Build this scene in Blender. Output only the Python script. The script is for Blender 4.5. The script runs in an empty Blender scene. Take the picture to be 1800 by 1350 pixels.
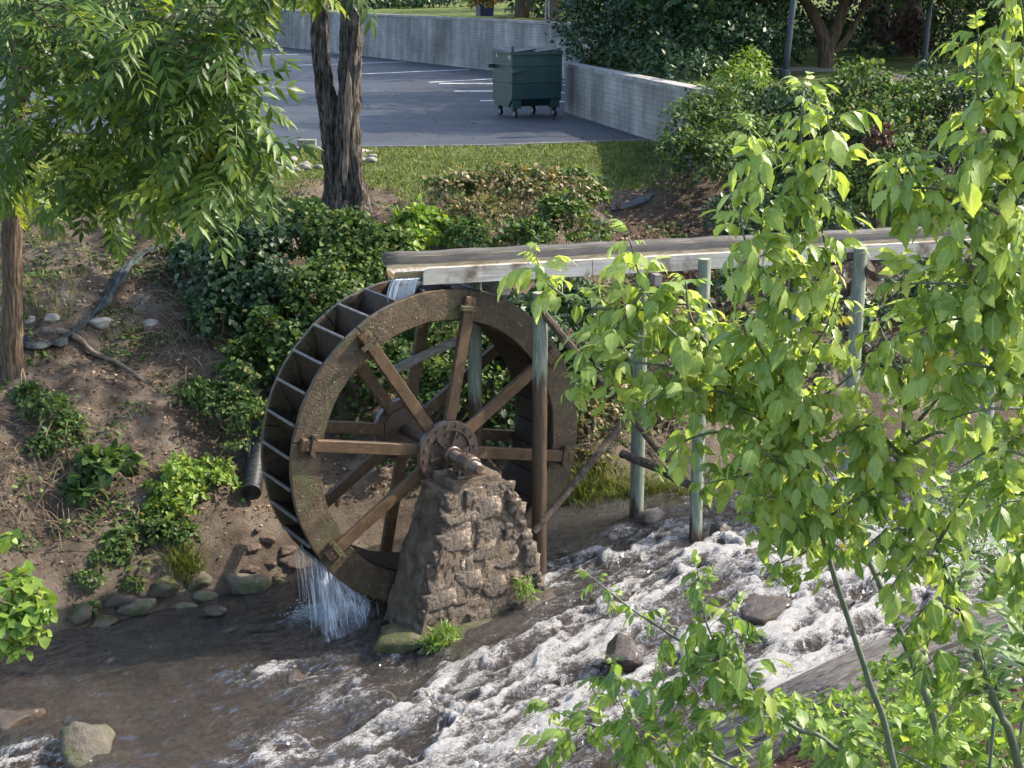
import bpy, bmesh, math, random
import numpy as np
from mathutils import Vector, Matrix
R = math.radians
rng = np.random.default_rng(7)
random.seed(7)
scene = bpy.context.scene
COL = scene.collection

# ------------------------------------------------------------------ camera
CAM_H, PITCH, FPX = 7.0, R(15.0), 2600.0
cam_d = bpy.data.cameras.new('camera')
cam_d.sensor_width = 36.0
cam_d.lens = FPX / 1800.0 * 36.0
cam_d.clip_start, cam_d.clip_end = 0.1, 2000.0
cam = bpy.data.objects.new('camera', cam_d)
cam.location = (0, 0, CAM_H)
cam.rotation_euler = (R(90) - PITCH, 0, 0)
COL.objects.link(cam)
scene.camera = cam

# ------------------------------------------------------------------ light
SUN_EL, SUN_AZ = R(42), R(15)          # azimuth measured from +X towards +Y
sdir = Vector((math.cos(SUN_EL) * math.cos(SUN_AZ), math.cos(SUN_EL) * math.sin(SUN_AZ), math.sin(SUN_EL)))
world = bpy.data.worlds.new('World')
scene.world = world
world.use_nodes = True
wn = world.node_tree
sky = wn.nodes.new('ShaderNodeTexSky')
sky.sky_type = 'NISHITA'
sky.sun_disc = False
sky.sun_elevation = SUN_EL
sky.sun_rotation = math.atan2(sdir.x, sdir.y)
sky.air_density = 1.0
sky.dust_density = 2.0
bg = wn.nodes['Background']
bg.inputs['Strength'].default_value = 0.15
wn.links.new(sky.outputs['Color'], bg.inputs['Color'])
sun_d = bpy.data.lights.new('sun', 'SUN')
sun_d.energy = 3.3
sun_d.angle = R(0.6)
sun_d.color = (1.0, 0.90, 0.76)
sun = bpy.data.objects.new('sun', sun_d)
sun.location = sdir * 60
sun.rotation_euler = sdir.to_track_quat('Z', 'Y').to_euler()
COL.objects.link(sun)
vs = scene.view_settings
vs.view_transform = 'Standard'
vs.look = 'None'
vs.exposure = 1.68
vs.gamma = 1.0
scene.cycles.max_bounces = 5
scene.cycles.adaptive_threshold = 0.035
scene.cycles.diffuse_bounces = 2
scene.cycles.glossy_bounces = 2
scene.cycles.transmission_bounces = 4
scene.cycles.transparent_max_bounces = 8
scene.cycles.sample_clamp_indirect = 6.0

# ------------------------------------------------------------------ helpers
CP, SP = math.cos(PITCH), math.sin(PITCH)
def ray(px, py):
    a, b = (px - 900) / FPX, (675 - py) / FPX
    return np.array([a, CP + b * SP, -SP + b * CP])
def P(px, py, y=None, z=None):
    d = ray(px, py)
    t = y / d[1] if y is not None else (z - CAM_H) / d[2]
    return np.array([0, 0, CAM_H]) + d * t
def proj(p):
    p = np.asarray(p, float) - np.array([0, 0, CAM_H])
    d = p[..., 1] * CP - p[..., 2] * SP
    u = p[..., 1] * SP + p[..., 2] * CP
    return 900 + FPX * p[..., 0] / d, 675 - FPX * u / d

def _h(ix, iy, iz, seed):
    n = (ix.astype(np.int64) * 374761393 + iy.astype(np.int64) * 668265263 + iz.astype(np.int64) * 2147483647 + seed * 1274126177) & 0xffffffff
    n = ((n ^ (n >> 13)) * 1274126177) & 0xffffffff
    return ((n ^ (n >> 16)) & 0xffff) / 65535.0
def vnoise(p, seed=0):
    p = np.asarray(p, float)
    i = np.floor(p).astype(np.int64)
    f = p - i
    f = f * f * (3 - 2 * f)
    o = 0
    for dx in (0, 1):
        for dy in (0, 1):
            for dz in (0, 1):
                w = (f[..., 0] if dx else 1 - f[..., 0]) * (f[..., 1] if dy else 1 - f[..., 1]) * (f[..., 2] if dz else 1 - f[..., 2])
                o = o + w * _h(i[..., 0] + dx, i[..., 1] + dy, i[..., 2] + dz, seed)
    return o
def fbm(p, oct=4, seed=0, gain=0.5):
    p = np.asarray(p, float)
    a, s, t = 1.0, 0.0, 0.0
    for k in range(oct):
        s = s + a * vnoise(p * 2 ** k + 17.3 * k, seed + k)
        t += a
        a *= gain
    return s / t
def xyz(x, y, z=0.0):
    return np.stack(np.broadcast_arrays(np.asarray(x, float), np.asarray(y, float), np.asarray(z, float)), -1)
def sstep(a, b, x):
    t = np.clip((np.asarray(x, float) - a) / (b - a), 0, 1)
    return t * t * (3 - 2 * t)

def mesh_from(name, V, F, smooth=False, attrs=None):
    me = bpy.data.meshes.new(name)
    V = np.asarray(V, np.float32)
    if isinstance(F, np.ndarray):
        n, k = F.shape
        me.vertices.add(len(V))
        me.vertices.foreach_set('co', V.ravel())
        me.loops.add(n * k)
        me.loops.foreach_set('vertex_index', F.astype(np.int32).ravel())
        me.polygons.add(n)
        me.polygons.foreach_set('loop_start', np.arange(0, n * k, k, dtype=np.int32))
        me.polygons.foreach_set('loop_total', np.full(n, k, np.int32))
        me.update(calc_edges=True)
    else:
        me.from_pydata(V.tolist(), [], F)
        me.update()
    if smooth:
        me.polygons.foreach_set('use_smooth', np.ones(len(me.polygons), bool))
    if attrs:
        for k, v in attrs.items():
            a = me.attributes.new(k, 'FLOAT', 'POINT')
            a.data.foreach_set('value', np.asarray(v, np.float32))
    return me
def link(name, me, mat=None, parent=None):
    o = bpy.data.objects.new(name, me)
    COL.objects.link(o)
    if mat and me is not None and len(me.materials) == 0:
        me.materials.append(mat)
    if parent is not None:
        o.parent = parent
    return o
def tag(o, label=None, cat=None, group=None, kind=None):
    if label: o['label'] = label
    if cat: o['category'] = cat
    if group: o['group'] = group
    if kind: o['kind'] = kind
    return o
def empty(name, loc=(0, 0, 0), rz=0.0, label=None, cat=None, group=None):
    o = bpy.data.objects.new(name, None)
    o.location = Vector([float(c) for c in loc])
    o.rotation_euler = (0, 0, rz)
    o.empty_display_size = 0.1
    COL.objects.link(o)
    return tag(o, label, cat, group)

class MB:
    def __init__(s):
        s.V, s.F = [], []
    def add(s, V, F):
        b = len(s.V)
        s.V += [tuple(float(c) for c in v) for v in V]
        s.F += [tuple(int(i) + b for i in f) for f in F]
        return s
    def box(s, c, size, M=None, taper=1.0):
        hx, hy, hz = [q / 2 for q in size]
        V = []
        for z in (-hz, hz):
            k = taper if z > 0 else 1.0
            V += [(-hx * k, -hy * k, z), (hx * k, -hy * k, z), (hx * k, hy * k, z), (-hx * k, hy * k, z)]
        if M is not None:
            V = [tuple(M @ Vector(v)) for v in V]
        V = [(v[0] + c[0], v[1] + c[1], v[2] + c[2]) for v in V]
        return s.add(V, [(3, 2, 1, 0), (4, 5, 6, 7), (0, 1, 5, 4), (1, 2, 6, 5), (2, 3, 7, 6), (3, 0, 4, 7)])
    def tube(s, path, rad, n=8, caps=True, wob=0.0, seed=0):
        path = [Vector([float(q) for q in p]) for p in path]
        m = len(path)
        rad = [rad] * m if isinstance(rad, (int, float)) else list(rad)
        rr = random.Random(seed)
        V, up = [], None
        for i in range(m):
            t = (path[min(i + 1, m - 1)] - path[max(i - 1, 0)])
            t = t.normalized() if t.length > 1e-9 else Vector((0, 0, 1))
            if up is None:
                up = Vector((1, 0, 0)) if abs(t.x) < 0.9 else Vector((0, 1, 0))
            u = (up - t * up.dot(t)).normalized()
            w = t.cross(u)
            up = u
            for k in range(n):
                a = 2 * math.pi * k / n
                r = rad[i] * (1 + wob * (rr.random() - 0.5))
                V.append(path[i] + (u * math.cos(a) + w * math.sin(a)) * r)
        F = []
        for i in range(m - 1):
            for k in range(n):
                F.append((i * n + k, i * n + (k + 1) % n, (i + 1) * n + (k + 1) % n, (i + 1) * n + k))
        if caps:
            F.append(tuple(range(n - 1, -1, -1)))
            F.append(tuple((m - 1) * n + k for k in range(n)))
        return s.add(V, F)
    def prism(s, poly, z0, z1, axis='z'):
        n = len(poly)
        m = {'z': lambda a, b, c: (a, b, c), 'y': lambda a, b, c: (a, c, b), 'x': lambda a, b, c: (c, a, b)}[axis]
        V = [m(a, b, z0) for a, b in poly] + [m(a, b, z1) for a, b in poly]
        F = [tuple(range(n - 1, -1, -1)), tuple(range(n, 2 * n))] + [(k, (k + 1) % n, n + (k + 1) % n, n + k) for k in range(n)]
        return s.add(V, F)
    def obj(s, name, mat, parent=None, smooth=False, bevel=0.0):
        me = mesh_from(name, s.V, s.F, smooth)
        bm = bmesh.new()
        bm.from_mesh(me)
        bmesh.ops.recalc_face_normals(bm, faces=bm.faces)
        if bevel > 0:
            bmesh.ops.bevel(bm, geom=list(bm.edges), offset=bevel, segments=1, affect='EDGES')
        bm.to_mesh(me)
        bm.free()
        return link(name, me, mat, parent)

def smooth_path(pts, n=6):
    pts = [np.asarray(p, float) for p in pts]
    if len(pts) < 3:
        return [pts[0] + (pts[-1] - pts[0]) * k / n for k in range(n + 1)]
    out = []
    ex = [2 * pts[0] - pts[1]] + pts + [2 * pts[-1] - pts[-2]]
    for i in range(1, len(ex) - 2):
        p0, p1, p2, p3 = ex[i - 1:i + 3]
        for k in range(n):
            t = k / n
            out.append(0.5 * ((2 * p1) + (-p0 + p2) * t + (2 * p0 - 5 * p1 + 4 * p2 - p3) * t * t + (-p0 + 3 * p1 - 3 * p2 + p3) * t ** 3))
    out.append(pts[-1])
    return out

# ------------------------------------------------------------------ materials
def new_mat(name):
    m = bpy.data.materials.new(name)
    m.use_nodes = True
    nt = m.node_tree
    return m, nt, nt.nodes['Principled BSDF'], nt.nodes['Material Output']
def N(nt, t, **kw):
    n = nt.nodes.new('ShaderNode' + t)
    for k, v in kw.items():
        if k in n.inputs: n.inputs[k].default_value = v
        else: setattr(n, k, v)
    return n
def ramp(nt, fac, stops):
    r = N(nt, 'ValToRGB')
    e = r.color_ramp.elements
    while len(e) > 1: e.remove(e[0])
    e[0].position, e[0].color = stops[0][0], (*stops[0][1], 1)
    for p, c in stops[1:]:
        q = e.new(p)
        q.color = (*c, 1)
    nt.links.new(fac, r.inputs['Fac'])
    return r.outputs['Color']
def coords(nt, scale=(1, 1, 1), src='Object'):
    tc = N(nt, 'TexCoord')
    mp = N(nt, 'Mapping')
    mp.inputs['Scale'].default_value = scale
    nt.links.new(tc.outputs[src], mp.inputs['Vector'])
    return mp.outputs['Vector']
def noise(nt, vec, scale, detail=6, rough=0.6, dist=0.0):
    n = N(nt, 'TexNoise')
    n.inputs['Scale'].default_value = scale
    n.inputs['Detail'].default_value = detail
    n.inputs['Roughness'].default_value = rough
    n.inputs['Distortion'].default_value = dist
    nt.links.new(vec, n.inputs['Vector'])
    return n.outputs['Fac']
def mixc(nt, fac, a, b, mode='MIX'):
    m = N(nt, 'MixRGB')
    m.blend_type = mode
    for s, v in (('Fac', fac), ('Color1', a), ('Color2', b)):
        if isinstance(v, (int, float)): m.inputs[s].default_value = v
        elif isinstance(v, tuple): m.inputs[s].default_value = (*v, 1)
        else: nt.links.new(v, m.inputs[s])
    return m.outputs['Color']
def mathn(nt, op, a, b=0.0, clamp=False):
    m = N(nt, 'Math')
    m.operation = op
    m.use_clamp = clamp
    for i, v in enumerate((a, b)):
        if isinstance(v, (int, float)): m.inputs[i].default_value = v
        else: nt.links.new(v, m.inputs[i])
    return m.outputs[0]
def attr(nt, name):
    a = N(nt, 'Attribute')
    a.attribute_name = name
    return a.outputs['Fac']
def bump(nt, b, h, strength=0.5, dist=0.02):
    n = N(nt, 'Bump')
    n.inputs['Strength'].default_value = strength
    n.inputs['Distance'].default_value = dist
    nt.links.new(h, n.inputs['Height'])
    nt.links.new(n.outputs['Normal'], b.inputs['Normal'])
    return n
def surf_mat(name, stops, scale=5, stretch=(1, 1, 1), rough=0.8, bs=0.5, bd=0.02, bscale=None, spec=0.4, second=None, rnd=0.0, coat=0.0, src='Object', detail=8):
    """noise-coloured rough surface; second=(stops_color, scale, lo, hi): patches of another colour (moss, wet, rust)"""
    m, nt, b, out = new_mat(name)
    v = coords(nt, stretch, src)
    f = noise(nt, v, scale, detail, 0.65, 0.3)
    c = ramp(nt, f, stops)
    if second:
        col2, s2, lo, hi = second
        f2 = noise(nt, coords(nt, (1, 1, 1), src), s2, 5, 0.6)
        f2 = ramp(nt, f2, [(lo, (0, 0, 0)), (hi, (1, 1, 1))])
        c = mixc(nt, f2, c, col2)
    if rnd:
        oi = N(nt, 'ObjectInfo')
        k = mathn(nt, 'MULTIPLY_ADD', oi.outputs['Random'], rnd)
        k.node.inputs[2].default_value = 1 - rnd / 2
        c = mixc(nt, 1.0, c, k, 'MULTIPLY')
    nt.links.new(c, b.inputs['Base Color'])
    b.inputs['Roughness'].default_value = rough
    b.inputs['Specular IOR Level'].default_value = spec
    if coat:
        b.inputs['Coat Weight'].default_value = coat
        b.inputs['Coat Roughness'].default_value = 0.12
    hb = noise(nt, v, bscale or scale * 3, 8, 0.7)
    bump(nt, b, hb, bs, bd)
    return m
def leaf_mat(name, stops, trans=0.4, rough=0.45, tcol=(1.25, 1.25, 0.55), spec=0.35):
    """stops over a per-leaf random value (attribute 'tint' on joined foliage plus the object's own random)"""
    m, nt, b, out = new_mat(name)
    oi = N(nt, 'ObjectInfo')
    f = mathn(nt, 'FRACT', mathn(nt, 'ADD', attr(nt, 'tint'), oi.outputs['Random']))
    c = ramp(nt, f, stops)
    nf = noise(nt, coords(nt), 22, 3, 0.6)
    c = mixc(nt, 1.0, c, ramp(nt, nf, [(0.3, (0.75, 0.78, 0.75)), (0.7, (1.1, 1.08, 1.0))]), 'MULTIPLY')
    c = mixc(nt, ramp(nt, attr(nt, 'mid'), [(0.82, (0, 0, 0)), (0.97, (.5, .5, .5))]), c, (0.46, 0.52, 0.24))
    nt.links.new(c, b.inputs['Base Color'])
    b.inputs['Roughness'].default_value = rough
    b.inputs['Specular IOR Level'].default_value = spec
    t = N(nt, 'BsdfTranslucent')
    nt.links.new(mixc(nt, 1.0, c, tcol, 'MULTIPLY'), t.inputs['Color'])
    mx = N(nt, 'MixShader')
    mx.inputs[0].default_value = trans
    nt.links.new(b.outputs[0], mx.inputs[1])
    nt.links.new(t.outputs[0], mx.inputs[2])
    nt.links.new(mx.outputs[0], out.inputs['Surface'])
    return m

M = {}
M['wheel'] = surf_mat('wet_brown_wood', [(0.25, (0.020, 0.013, 0.007)), (0.5, (0.062, 0.040, 0.021)), (0.75, (0.13, 0.088, 0.048))], 7, (1, 1, 1), 0.5, 0.9, 0.02, 26, 0.4,
                      second=((0.060, 0.062, 0.022), 2.6, 0.50, 0.70), rnd=0.35, coat=0.08)
M['bucket'] = surf_mat('dark_wet_bucket_wood', [(0.25, (0.010, 0.006, 0.0035)), (0.55, (0.030, 0.017, 0.009)), (0.8, (0.06, 0.034, 0.017))], 6, (1, 1, 1), 0.6, 0.8, 0.015, 24, 0.3, rnd=0.4)
M['spoke'] = surf_mat('wet_spoke_wood', [(0.25, (0.035, 0.019, 0.009)), (0.55, (0.085, 0.049, 0.023)), (0.8, (0.16, 0.10, 0.05))], 9, (1, 1, 1), 0.5, 0.8, 0.012, 40, 0.4, rnd=0.3)
M['lip'] = surf_mat('grey_lip_sheen', [(0.3, (0.06, 0.052, 0.047)), (0.7, (0.16, 0.148, 0.14))], 12, rough=0.4, bs=0.6, bd=0.006)  # pale grey stands in for the sky sheen on wet bucket edges
M['iron'] = surf_mat('rusty_wet_iron', [(0.3, (0.035, 0.025, 0.020)), (0.55, (0.080, 0.052, 0.036)), (0.8, (0.15, 0.088, 0.05))], 16, rough=0.42, bs=0.5, bd=0.006, spec=0.6, coat=0.2)
M['concrete'] = surf_mat('rough_wet_concrete', [(0.3, (0.050, 0.034, 0.022)), (0.5, (0.115, 0.083, 0.055)), (0.72, (0.23, 0.175, 0.12))], 5, rough=0.75, bs=1.0, bd=0.06, bscale=18,
                         second=((0.05, 0.06, 0.018), 3.0, 0.60, 0.75))
M['stone'] = surf_mat('wet_rough_stone', [(0.32, (0.022, 0.014, 0.009)), (0.45, (0.095, 0.068, 0.047)), (0.56, (0.21, 0.16, 0.115)), (0.70, (0.44, 0.36, 0.27))], 7, rough=0.42, bs=1.0, bd=0.10, bscale=15, spec=0.5, rnd=0.25, coat=0.12,
                      second=((0.03, 0.022, 0.018), 1.3, 0.5, 0.66))
M['boulder'] = surf_mat('bank_boulder', [(0.25, (0.055, 0.047, 0.036)), (0.5, (0.12, 0.105, 0.08)), (0.75, (0.21, 0.185, 0.145))], 5, rough=0.8, bs=0.9, bd=0.03, bscale=20, rnd=0.5,
                        second=((0.045, 0.065, 0.012), 3.5, 0.50, 0.68))
M['redstone'] = surf_mat('reddish_bank_stone', [(0.25, (0.04, 0.024, 0.017)), (0.5, (0.085, 0.055, 0.040)), (0.75, (0.15, 0.105, 0.08))], 6, rough=0.8, bs=0.9, bd=0.03, bscale=20, rnd=0.4)
M['mossy'] = surf_mat('mossy_boulder', [(0.25, (0.035, 0.034, 0.018)), (0.5, (0.055, 0.06, 0.020)), (0.75, (0.11, 0.10, 0.045))], 6, rough=0.9, bs=1.0, bd=0.03, bscale=30, rnd=0.3,
                      second=((0.10, 0.085, 0.065), 3.5, 0.46, 0.58))
M['wetrock'] = surf_mat('wet_stream_rock', [(0.25, (0.012, 0.008, 0.005)), (0.5, (0.042, 0.027, 0.015)), (0.75, (0.10, 0.066, 0.034))], 6, rough=0.35, bs=1.0, bd=0.04, bscale=22, spec=0.6, coat=0.35)
M['paleplank'] = surf_mat('weathered_pale_plank', [(0.25, (0.24, 0.20, 0.16)), (0.5, (0.45, 0.405, 0.345)), (0.75, (0.62, 0.58, 0.52))], 4, (0.5, 8, 9), 0.85, 0.5, 0.006, 30, 0.2,
                          second=((0.17, 0.13, 0.095), 3.0, 0.52, 0.68), rnd=0.25)
M['greyplank'] = surf_mat('grey_wood', [(0.25, (0.10, 0.085, 0.07)), (0.5, (0.20, 0.18, 0.155)), (0.75, (0.32, 0.29, 0.25))], 4, (0.6, 9, 9), 0.85, 0.6, 0.008, 30, 0.2, rnd=0.3)
M['liner'] = surf_mat('dark_trough_liner', [(0.3, (0.04, 0.037, 0.033)), (0.6, (0.10, 0.092, 0.082)), (0.8, (0.19, 0.175, 0.155))], 5, (0.6, 4, 4), 0.6, 0.4, 0.006, 30, 0.3)
M['algae'] = surf_mat('dry_algae', [(0.3, (0.20, 0.15, 0.08)), (0.55, (0.42, 0.35, 0.23)), (0.8, (0.62, 0.56, 0.46))], 6, (1, 6, 6), 0.9, 0.8, 0.02, 40, 0.2)
M['brace'] = surf_mat('dark_weathered_log', [(0.25, (0.020, 0.015, 0.011)), (0.5, (0.065, 0.050, 0.038)), (0.75, (0.16, 0.13, 0.105))], 6, (3, 3, 3), 0.85, 0.8, 0.012, 22, 0.2, rnd=0.3)
M['edging'] = surf_mat('silver_grey_timber', [(0.3, (0.045, 0.041, 0.038)), (0.5, (0.125, 0.115, 0.107)), (0.72, (0.25, 0.235, 0.22))], 5, (0.6, 9, 9), 0.85, 1.0, 0.03, 16, 0.2, rnd=0.3)
def post_mat():
    m, nt, b, out = new_mat('green_treated_post')
    v = coords(nt, (7, 7, 0.8))
    f = noise(nt, v, 5, 8, 0.7)
    c = ramp(nt, f, [(0.25, (0.07, 0.085, 0.062)), (0.5, (0.155, 0.18, 0.135)), (0.75, (0.31, 0.335, 0.27))])
    tc = N(nt, 'TexCoord')
    sx = N(nt, 'SeparateXYZ')
    nt.links.new(tc.outputs['Object'], sx.inputs[0])
    wob = noise(nt, coords(nt, (3, 3, 0.4)), 4, 3)
    h = mathn(nt, 'SUBTRACT', sx.outputs['Z'], mathn(nt, 'MULTIPLY', wob, 0.9))
    h = mathn(nt, 'SUBTRACT', h, attr(nt, 'wetline'))
    wet = ramp(nt, mathn(nt, 'ADD', h, 0.5), [(0.42, (1, 1, 1)), (0.56, (0, 0, 0))])
    c = mixc(nt, wet, c, ramp(nt, f, [(0.3, (0.022, 0.015, 0.009)), (0.7, (0.085, 0.056, 0.033))]))
    nt.links.new(c, b.inputs['Base Color'])
    nt.links.new(mixc(nt, wet, (0.8, 0.8, 0.8), (0.4, 0.4, 0.4)), b.inputs['Roughness'])
    bump(nt, b, noise(nt, v, 12, 6, 0.7), 0.6, 0.01)
    return m
M['post'] = post_mat()
M['postend'] = surf_mat('cut_post_end', [(0.3, (0.16, 0.19, 0.12)), (0.7, (0.36, 0.37, 0.26))], 14, rough=0.9)
M['bark'] = surf_mat('furrowed_dark_bark', [(0.36, (0.018, 0.014, 0.011)), (0.48, (0.12, 0.10, 0.082)), (0.62, (0.31, 0.27, 0.23))], 3.6, (6, 6, 1.1), 0.9, 1.0, 0.25, 3.6, 0.15)
M['bark2'] = surf_mat('finely_ridged_brown_bark', [(0.3, (0.045, 0.030, 0.020)), (0.5, (0.13, 0.092, 0.062)), (0.72, (0.25, 0.19, 0.135))], 5, (6, 6, 0.8), 0.9, 1.0, 0.05, 5.5, 0.15)
M['scar'] = surf_mat('bare_pale_wood', [(0.35, (0.07, 0.05, 0.036)), (0.55, (0.22, 0.175, 0.135)), (0.75, (0.36, 0.30, 0.25))], 5, (8, 8, 1.0), 0.85, 0.7, 0.02, 12, 0.2)
M['stem'] = surf_mat('grey_green_young_stem', [(0.3, (0.07, 0.08, 0.06)), (0.6, (0.13, 0.15, 0.11)), (0.8, (0.21, 0.23, 0.18))], 12, (2, 2, 0.6), 0.6, 0.3, 0.004, 50, 0.3)
M['twig'] = surf_mat('brown_twig', [(0.3, (0.045, 0.030, 0.020)), (0.7, (0.15, 0.11, 0.075))], 12, rough=0.85, bs=0.3, bd=0.004)
M['drytwig'] = surf_mat('dry_pale_twig', [(0.3, (0.10, 0.07, 0.045)), (0.7, (0.27, 0.21, 0.145))], 9, rough=0.9, bs=0.3, bd=0.004, rnd=0.4)
M['root'] = surf_mat('exposed_root_wood', [(0.3, (0.06, 0.042, 0.030)), (0.6, (0.16, 0.125, 0.095)), (0.8, (0.27, 0.22, 0.18))], 10, rough=0.9, bs=0.8, bd=0.01)
M['dumpster'] = surf_mat('dark_green_painted_steel', [(0.3, (0.010, 0.034, 0.033)), (0.6, (0.014, 0.046, 0.044)), (0.85, (0.024, 0.062, 0.058))], 3, (1, 1, 0.4), 0.42, 0.12, 0.004, 14, 0.5,
                         second=((0.03, 0.045, 0.04), 5, 0.66, 0.78))
M['blackplastic'] = surf_mat('black_plastic_lid', [(0.3, (0.008, 0.008, 0.009)), (0.7, (0.016, 0.016, 0.018))], 6, rough=0.5, bs=0.2, bd=0.004)
M['pipe'] = surf_mat('black_corrugated_pipe', [(0.3, (0.010, 0.011, 0.012)), (0.6, (0.022, 0.024, 0.026)), (0.8, (0.07, 0.066, 0.055))], 6, rough=0.5, bs=0.3, bd=0.004)
M['rubber'] = surf_mat('caster_rubber', [(0.3, (0.012, 0.012, 0.013)), (0.7, (0.03, 0.03, 0.03))], 10, rough=0.7)
M['steel'] = surf_mat('dull_caster_steel', [(0.3, (0.18, 0.18, 0.18)), (0.7, (0.33, 0.32, 0.31))], 10, rough=0.5)
M['lamp'] = surf_mat('dark_painted_lamp_pole', [(0.3, (0.018, 0.028, 0.036)), (0.7, (0.035, 0.05, 0.06))], 6, (1, 1, 0.3), rough=0.45)
M['pole'] = surf_mat('utility_pole_wood', [(0.3, (0.10, 0.08, 0.06)), (0.7, (0.24, 0.20, 0.16))], 6, (5, 5, 0.6), rough=0.9)
M['conduit'] = surf_mat('pale_grey_conduit', [(0.3, (0.40, 0.40, 0.39)), (0.7, (0.55, 0.55, 0.53))], 6, rough=0.6)
M['bluepot'] = surf_mat('dark_blue_glazed_planter', [(0.3, (0.012, 0.018, 0.045)), (0.7, (0.02, 0.03, 0.07))], 6, rough=0.4)
M['fabric'] = surf_mat('dark_silt_fabric', [(0.3, (0.020, 0.026, 0.027)), (0.55, (0.045, 0.056, 0.056)), (0.8, (0.10, 0.105, 0.095))], 8, (1, 1, 1), 0.85, 0.8, 0.02, 18, 0.2)
M['blockstone'] = surf_mat('cut_grey_stone', [(0.3, (0.13, 0.12, 0.105)), (0.6, (0.24, 0.225, 0.20)), (0.8, (0.34, 0.32, 0.28))], 6, rough=0.85, bs=0.7, bd=0.02, rnd=0.4)
M['pebble'] = surf_mat('grey_river_pebble', [(0.3, (0.15, 0.135, 0.115)), (0.7, (0.33, 0.30, 0.26))], 8, rough=0.8, bs=0.4, bd=0.01, rnd=0.7)
M['paint'] = surf_mat('worn_white_line_paint', [(0.3, (0.32, 0.32, 0.32)), (0.6, (0.72, 0.72, 0.70))], 10, rough=0.8, bs=0.1)
M['asphalt'] = surf_mat('sealed_asphalt', [(0.25, (0.015, 0.018, 0.025)), (0.5, (0.023, 0.027, 0.036)), (0.75, (0.038, 0.043, 0.054))], 0.9, (0.35, 1.4, 1), 0.72, 0.25, 0.006, 130, 0.4,
                        second=((0.075, 0.078, 0.085), 1.1, 0.60, 0.76))
M['iron_grate'] = surf_mat('grey_grate', [(0.3, (0.06, 0.06, 0.06)), (0.7, (0.14, 0.14, 0.14))], 6, rough=0.5)

def wall_mat():
    m, nt, b, out = new_mat('stained_ribbed_block_wall')
    tc = N(nt, 'TexCoord')
    br = N(nt, 'TexBrick')
    br.inputs['Scale'].default_value = 1.0
    br.inputs['Brick Width'].default_value = 0.4
    br.inputs['Row Height'].default_value = 0.1
    br.inputs['Mortar Size'].default_value = 0.010
    br.inputs['Mortar Smooth'].default_value = 0.4
    br.inputs['Color1'].default_value = (0.25, 0.24, 0.225, 1)
    br.inputs['Color2'].default_value = (0.30, 0.285, 0.27, 1)
    br.inputs['Mortar'].default_value = (0.20, 0.19, 0.18, 1)
    sx = N(nt, 'SeparateXYZ')
    nt.links.new(tc.outputs['Object'], sx.inputs[0])
    cb = N(nt, 'CombineXYZ')
    nt.links.new(sx.outputs['X'], cb.inputs['X'])
    nt.links.new(sx.outputs['Z'], cb.inputs['Y'])
    nt.links.new(cb.outputs[0], br.inputs['Vector'])
    v = coords(nt, (1.2, 1, 0.22))
    st = ramp(nt, noise(nt, v, 1.3, 10, 0.75), [(0.32, (0.42, 0.41, 0.40)), (0.5, (0.85, 0.84, 0.82)), (0.7, (1.35, 1.33, 1.30))])
    c = mixc(nt, 1.0, br.outputs['Color'], st, 'MULTIPLY')
    big = ramp(nt, noise(nt, coords(nt, (0.3, 1, 0.5)), 1.5, 5), [(0.35, (0.7, 0.7, 0.7)), (0.65, (1.15, 1.15, 1.15))])
    c = mixc(nt, 1.0, c, big, 'MULTIPLY')
    nt.links.new(c, b.inputs['Base Color'])
    b.inputs['Roughness'].default_value = 0.9
    bump(nt, b, br.outputs['Fac'], -0.8, 0.02)
    return m
M['wall'] = wall_mat()
M['cap'] = surf_mat('weathered_wall_cap', [(0.3, (0.16, 0.15, 0.14)), (0.6, (0.30, 0.285, 0.27)), (0.8, (0.42, 0.40, 0.38))], 3, rough=0.9, bs=0.4, bd=0.01)

def ground_mat():
    m, nt, b, out = new_mat('bank_earth')
    v = coords(nt)
    f = noise(nt, v, 1.6, 10, 0.7)
    dirt = ramp(nt, f, [(0.28, (0.038, 0.029, 0.021)), (0.45, (0.085, 0.066, 0.049)), (0.6, (0.155, 0.125, 0.096)), (0.75, (0.26, 0.215, 0.17))])
    gr = ramp(nt, noise(nt, v, 3.5, 8, 0.7), [(0.3, (0.035, 0.055, 0.014)), (0.55, (0.075, 0.10, 0.028)), (0.75, (0.14, 0.145, 0.055))])
    g = mathn(nt, 'ADD', attr(nt, 'grass'), mathn(nt, 'MULTIPLY', mathn(nt, 'SUBTRACT', noise(nt, v, 2.2, 7, 0.65), 0.5), 1.6))
    c = mixc(nt, ramp(nt, g, [(0.35, (0, 0, 0)), (0.65, (1, 1, 1))]), dirt, gr)
    mul = ramp(nt, noise(nt, v, 14, 6, 0.7), [(0.3, (0.028, 0.017, 0.013)), (0.7, (0.11, 0.068, 0.050))])
    c = mixc(nt, attr(nt, 'mulch'), c, mul)
    nt.links.new(c, b.inputs['Base Color'])
    b.inputs['Roughness'].default_value = 0.95
    b.inputs['Specular IOR Level'].default_value = 0.15
    bump(nt, b, noise(nt, v, 24, 10, 0.75), 0.9, 0.05)
    return m
M['ground'] = ground_mat()
M['lawn'] = surf_mat('mown_lawn', [(0.25, (0.045, 0.065, 0.016)), (0.5, (0.085, 0.11, 0.03)), (0.75, (0.16, 0.17, 0.055))], 2.2, rough=0.95, bs=0.7, bd=0.03, bscale=60, spec=0.1)
M['path'] = surf_mat('dirt_path', [(0.3, (0.22, 0.19, 0.165)), (0.7, (0.36, 0.32, 0.285))], 2, rough=0.95, bs=0.4, bd=0.02, bscale=30)
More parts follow.
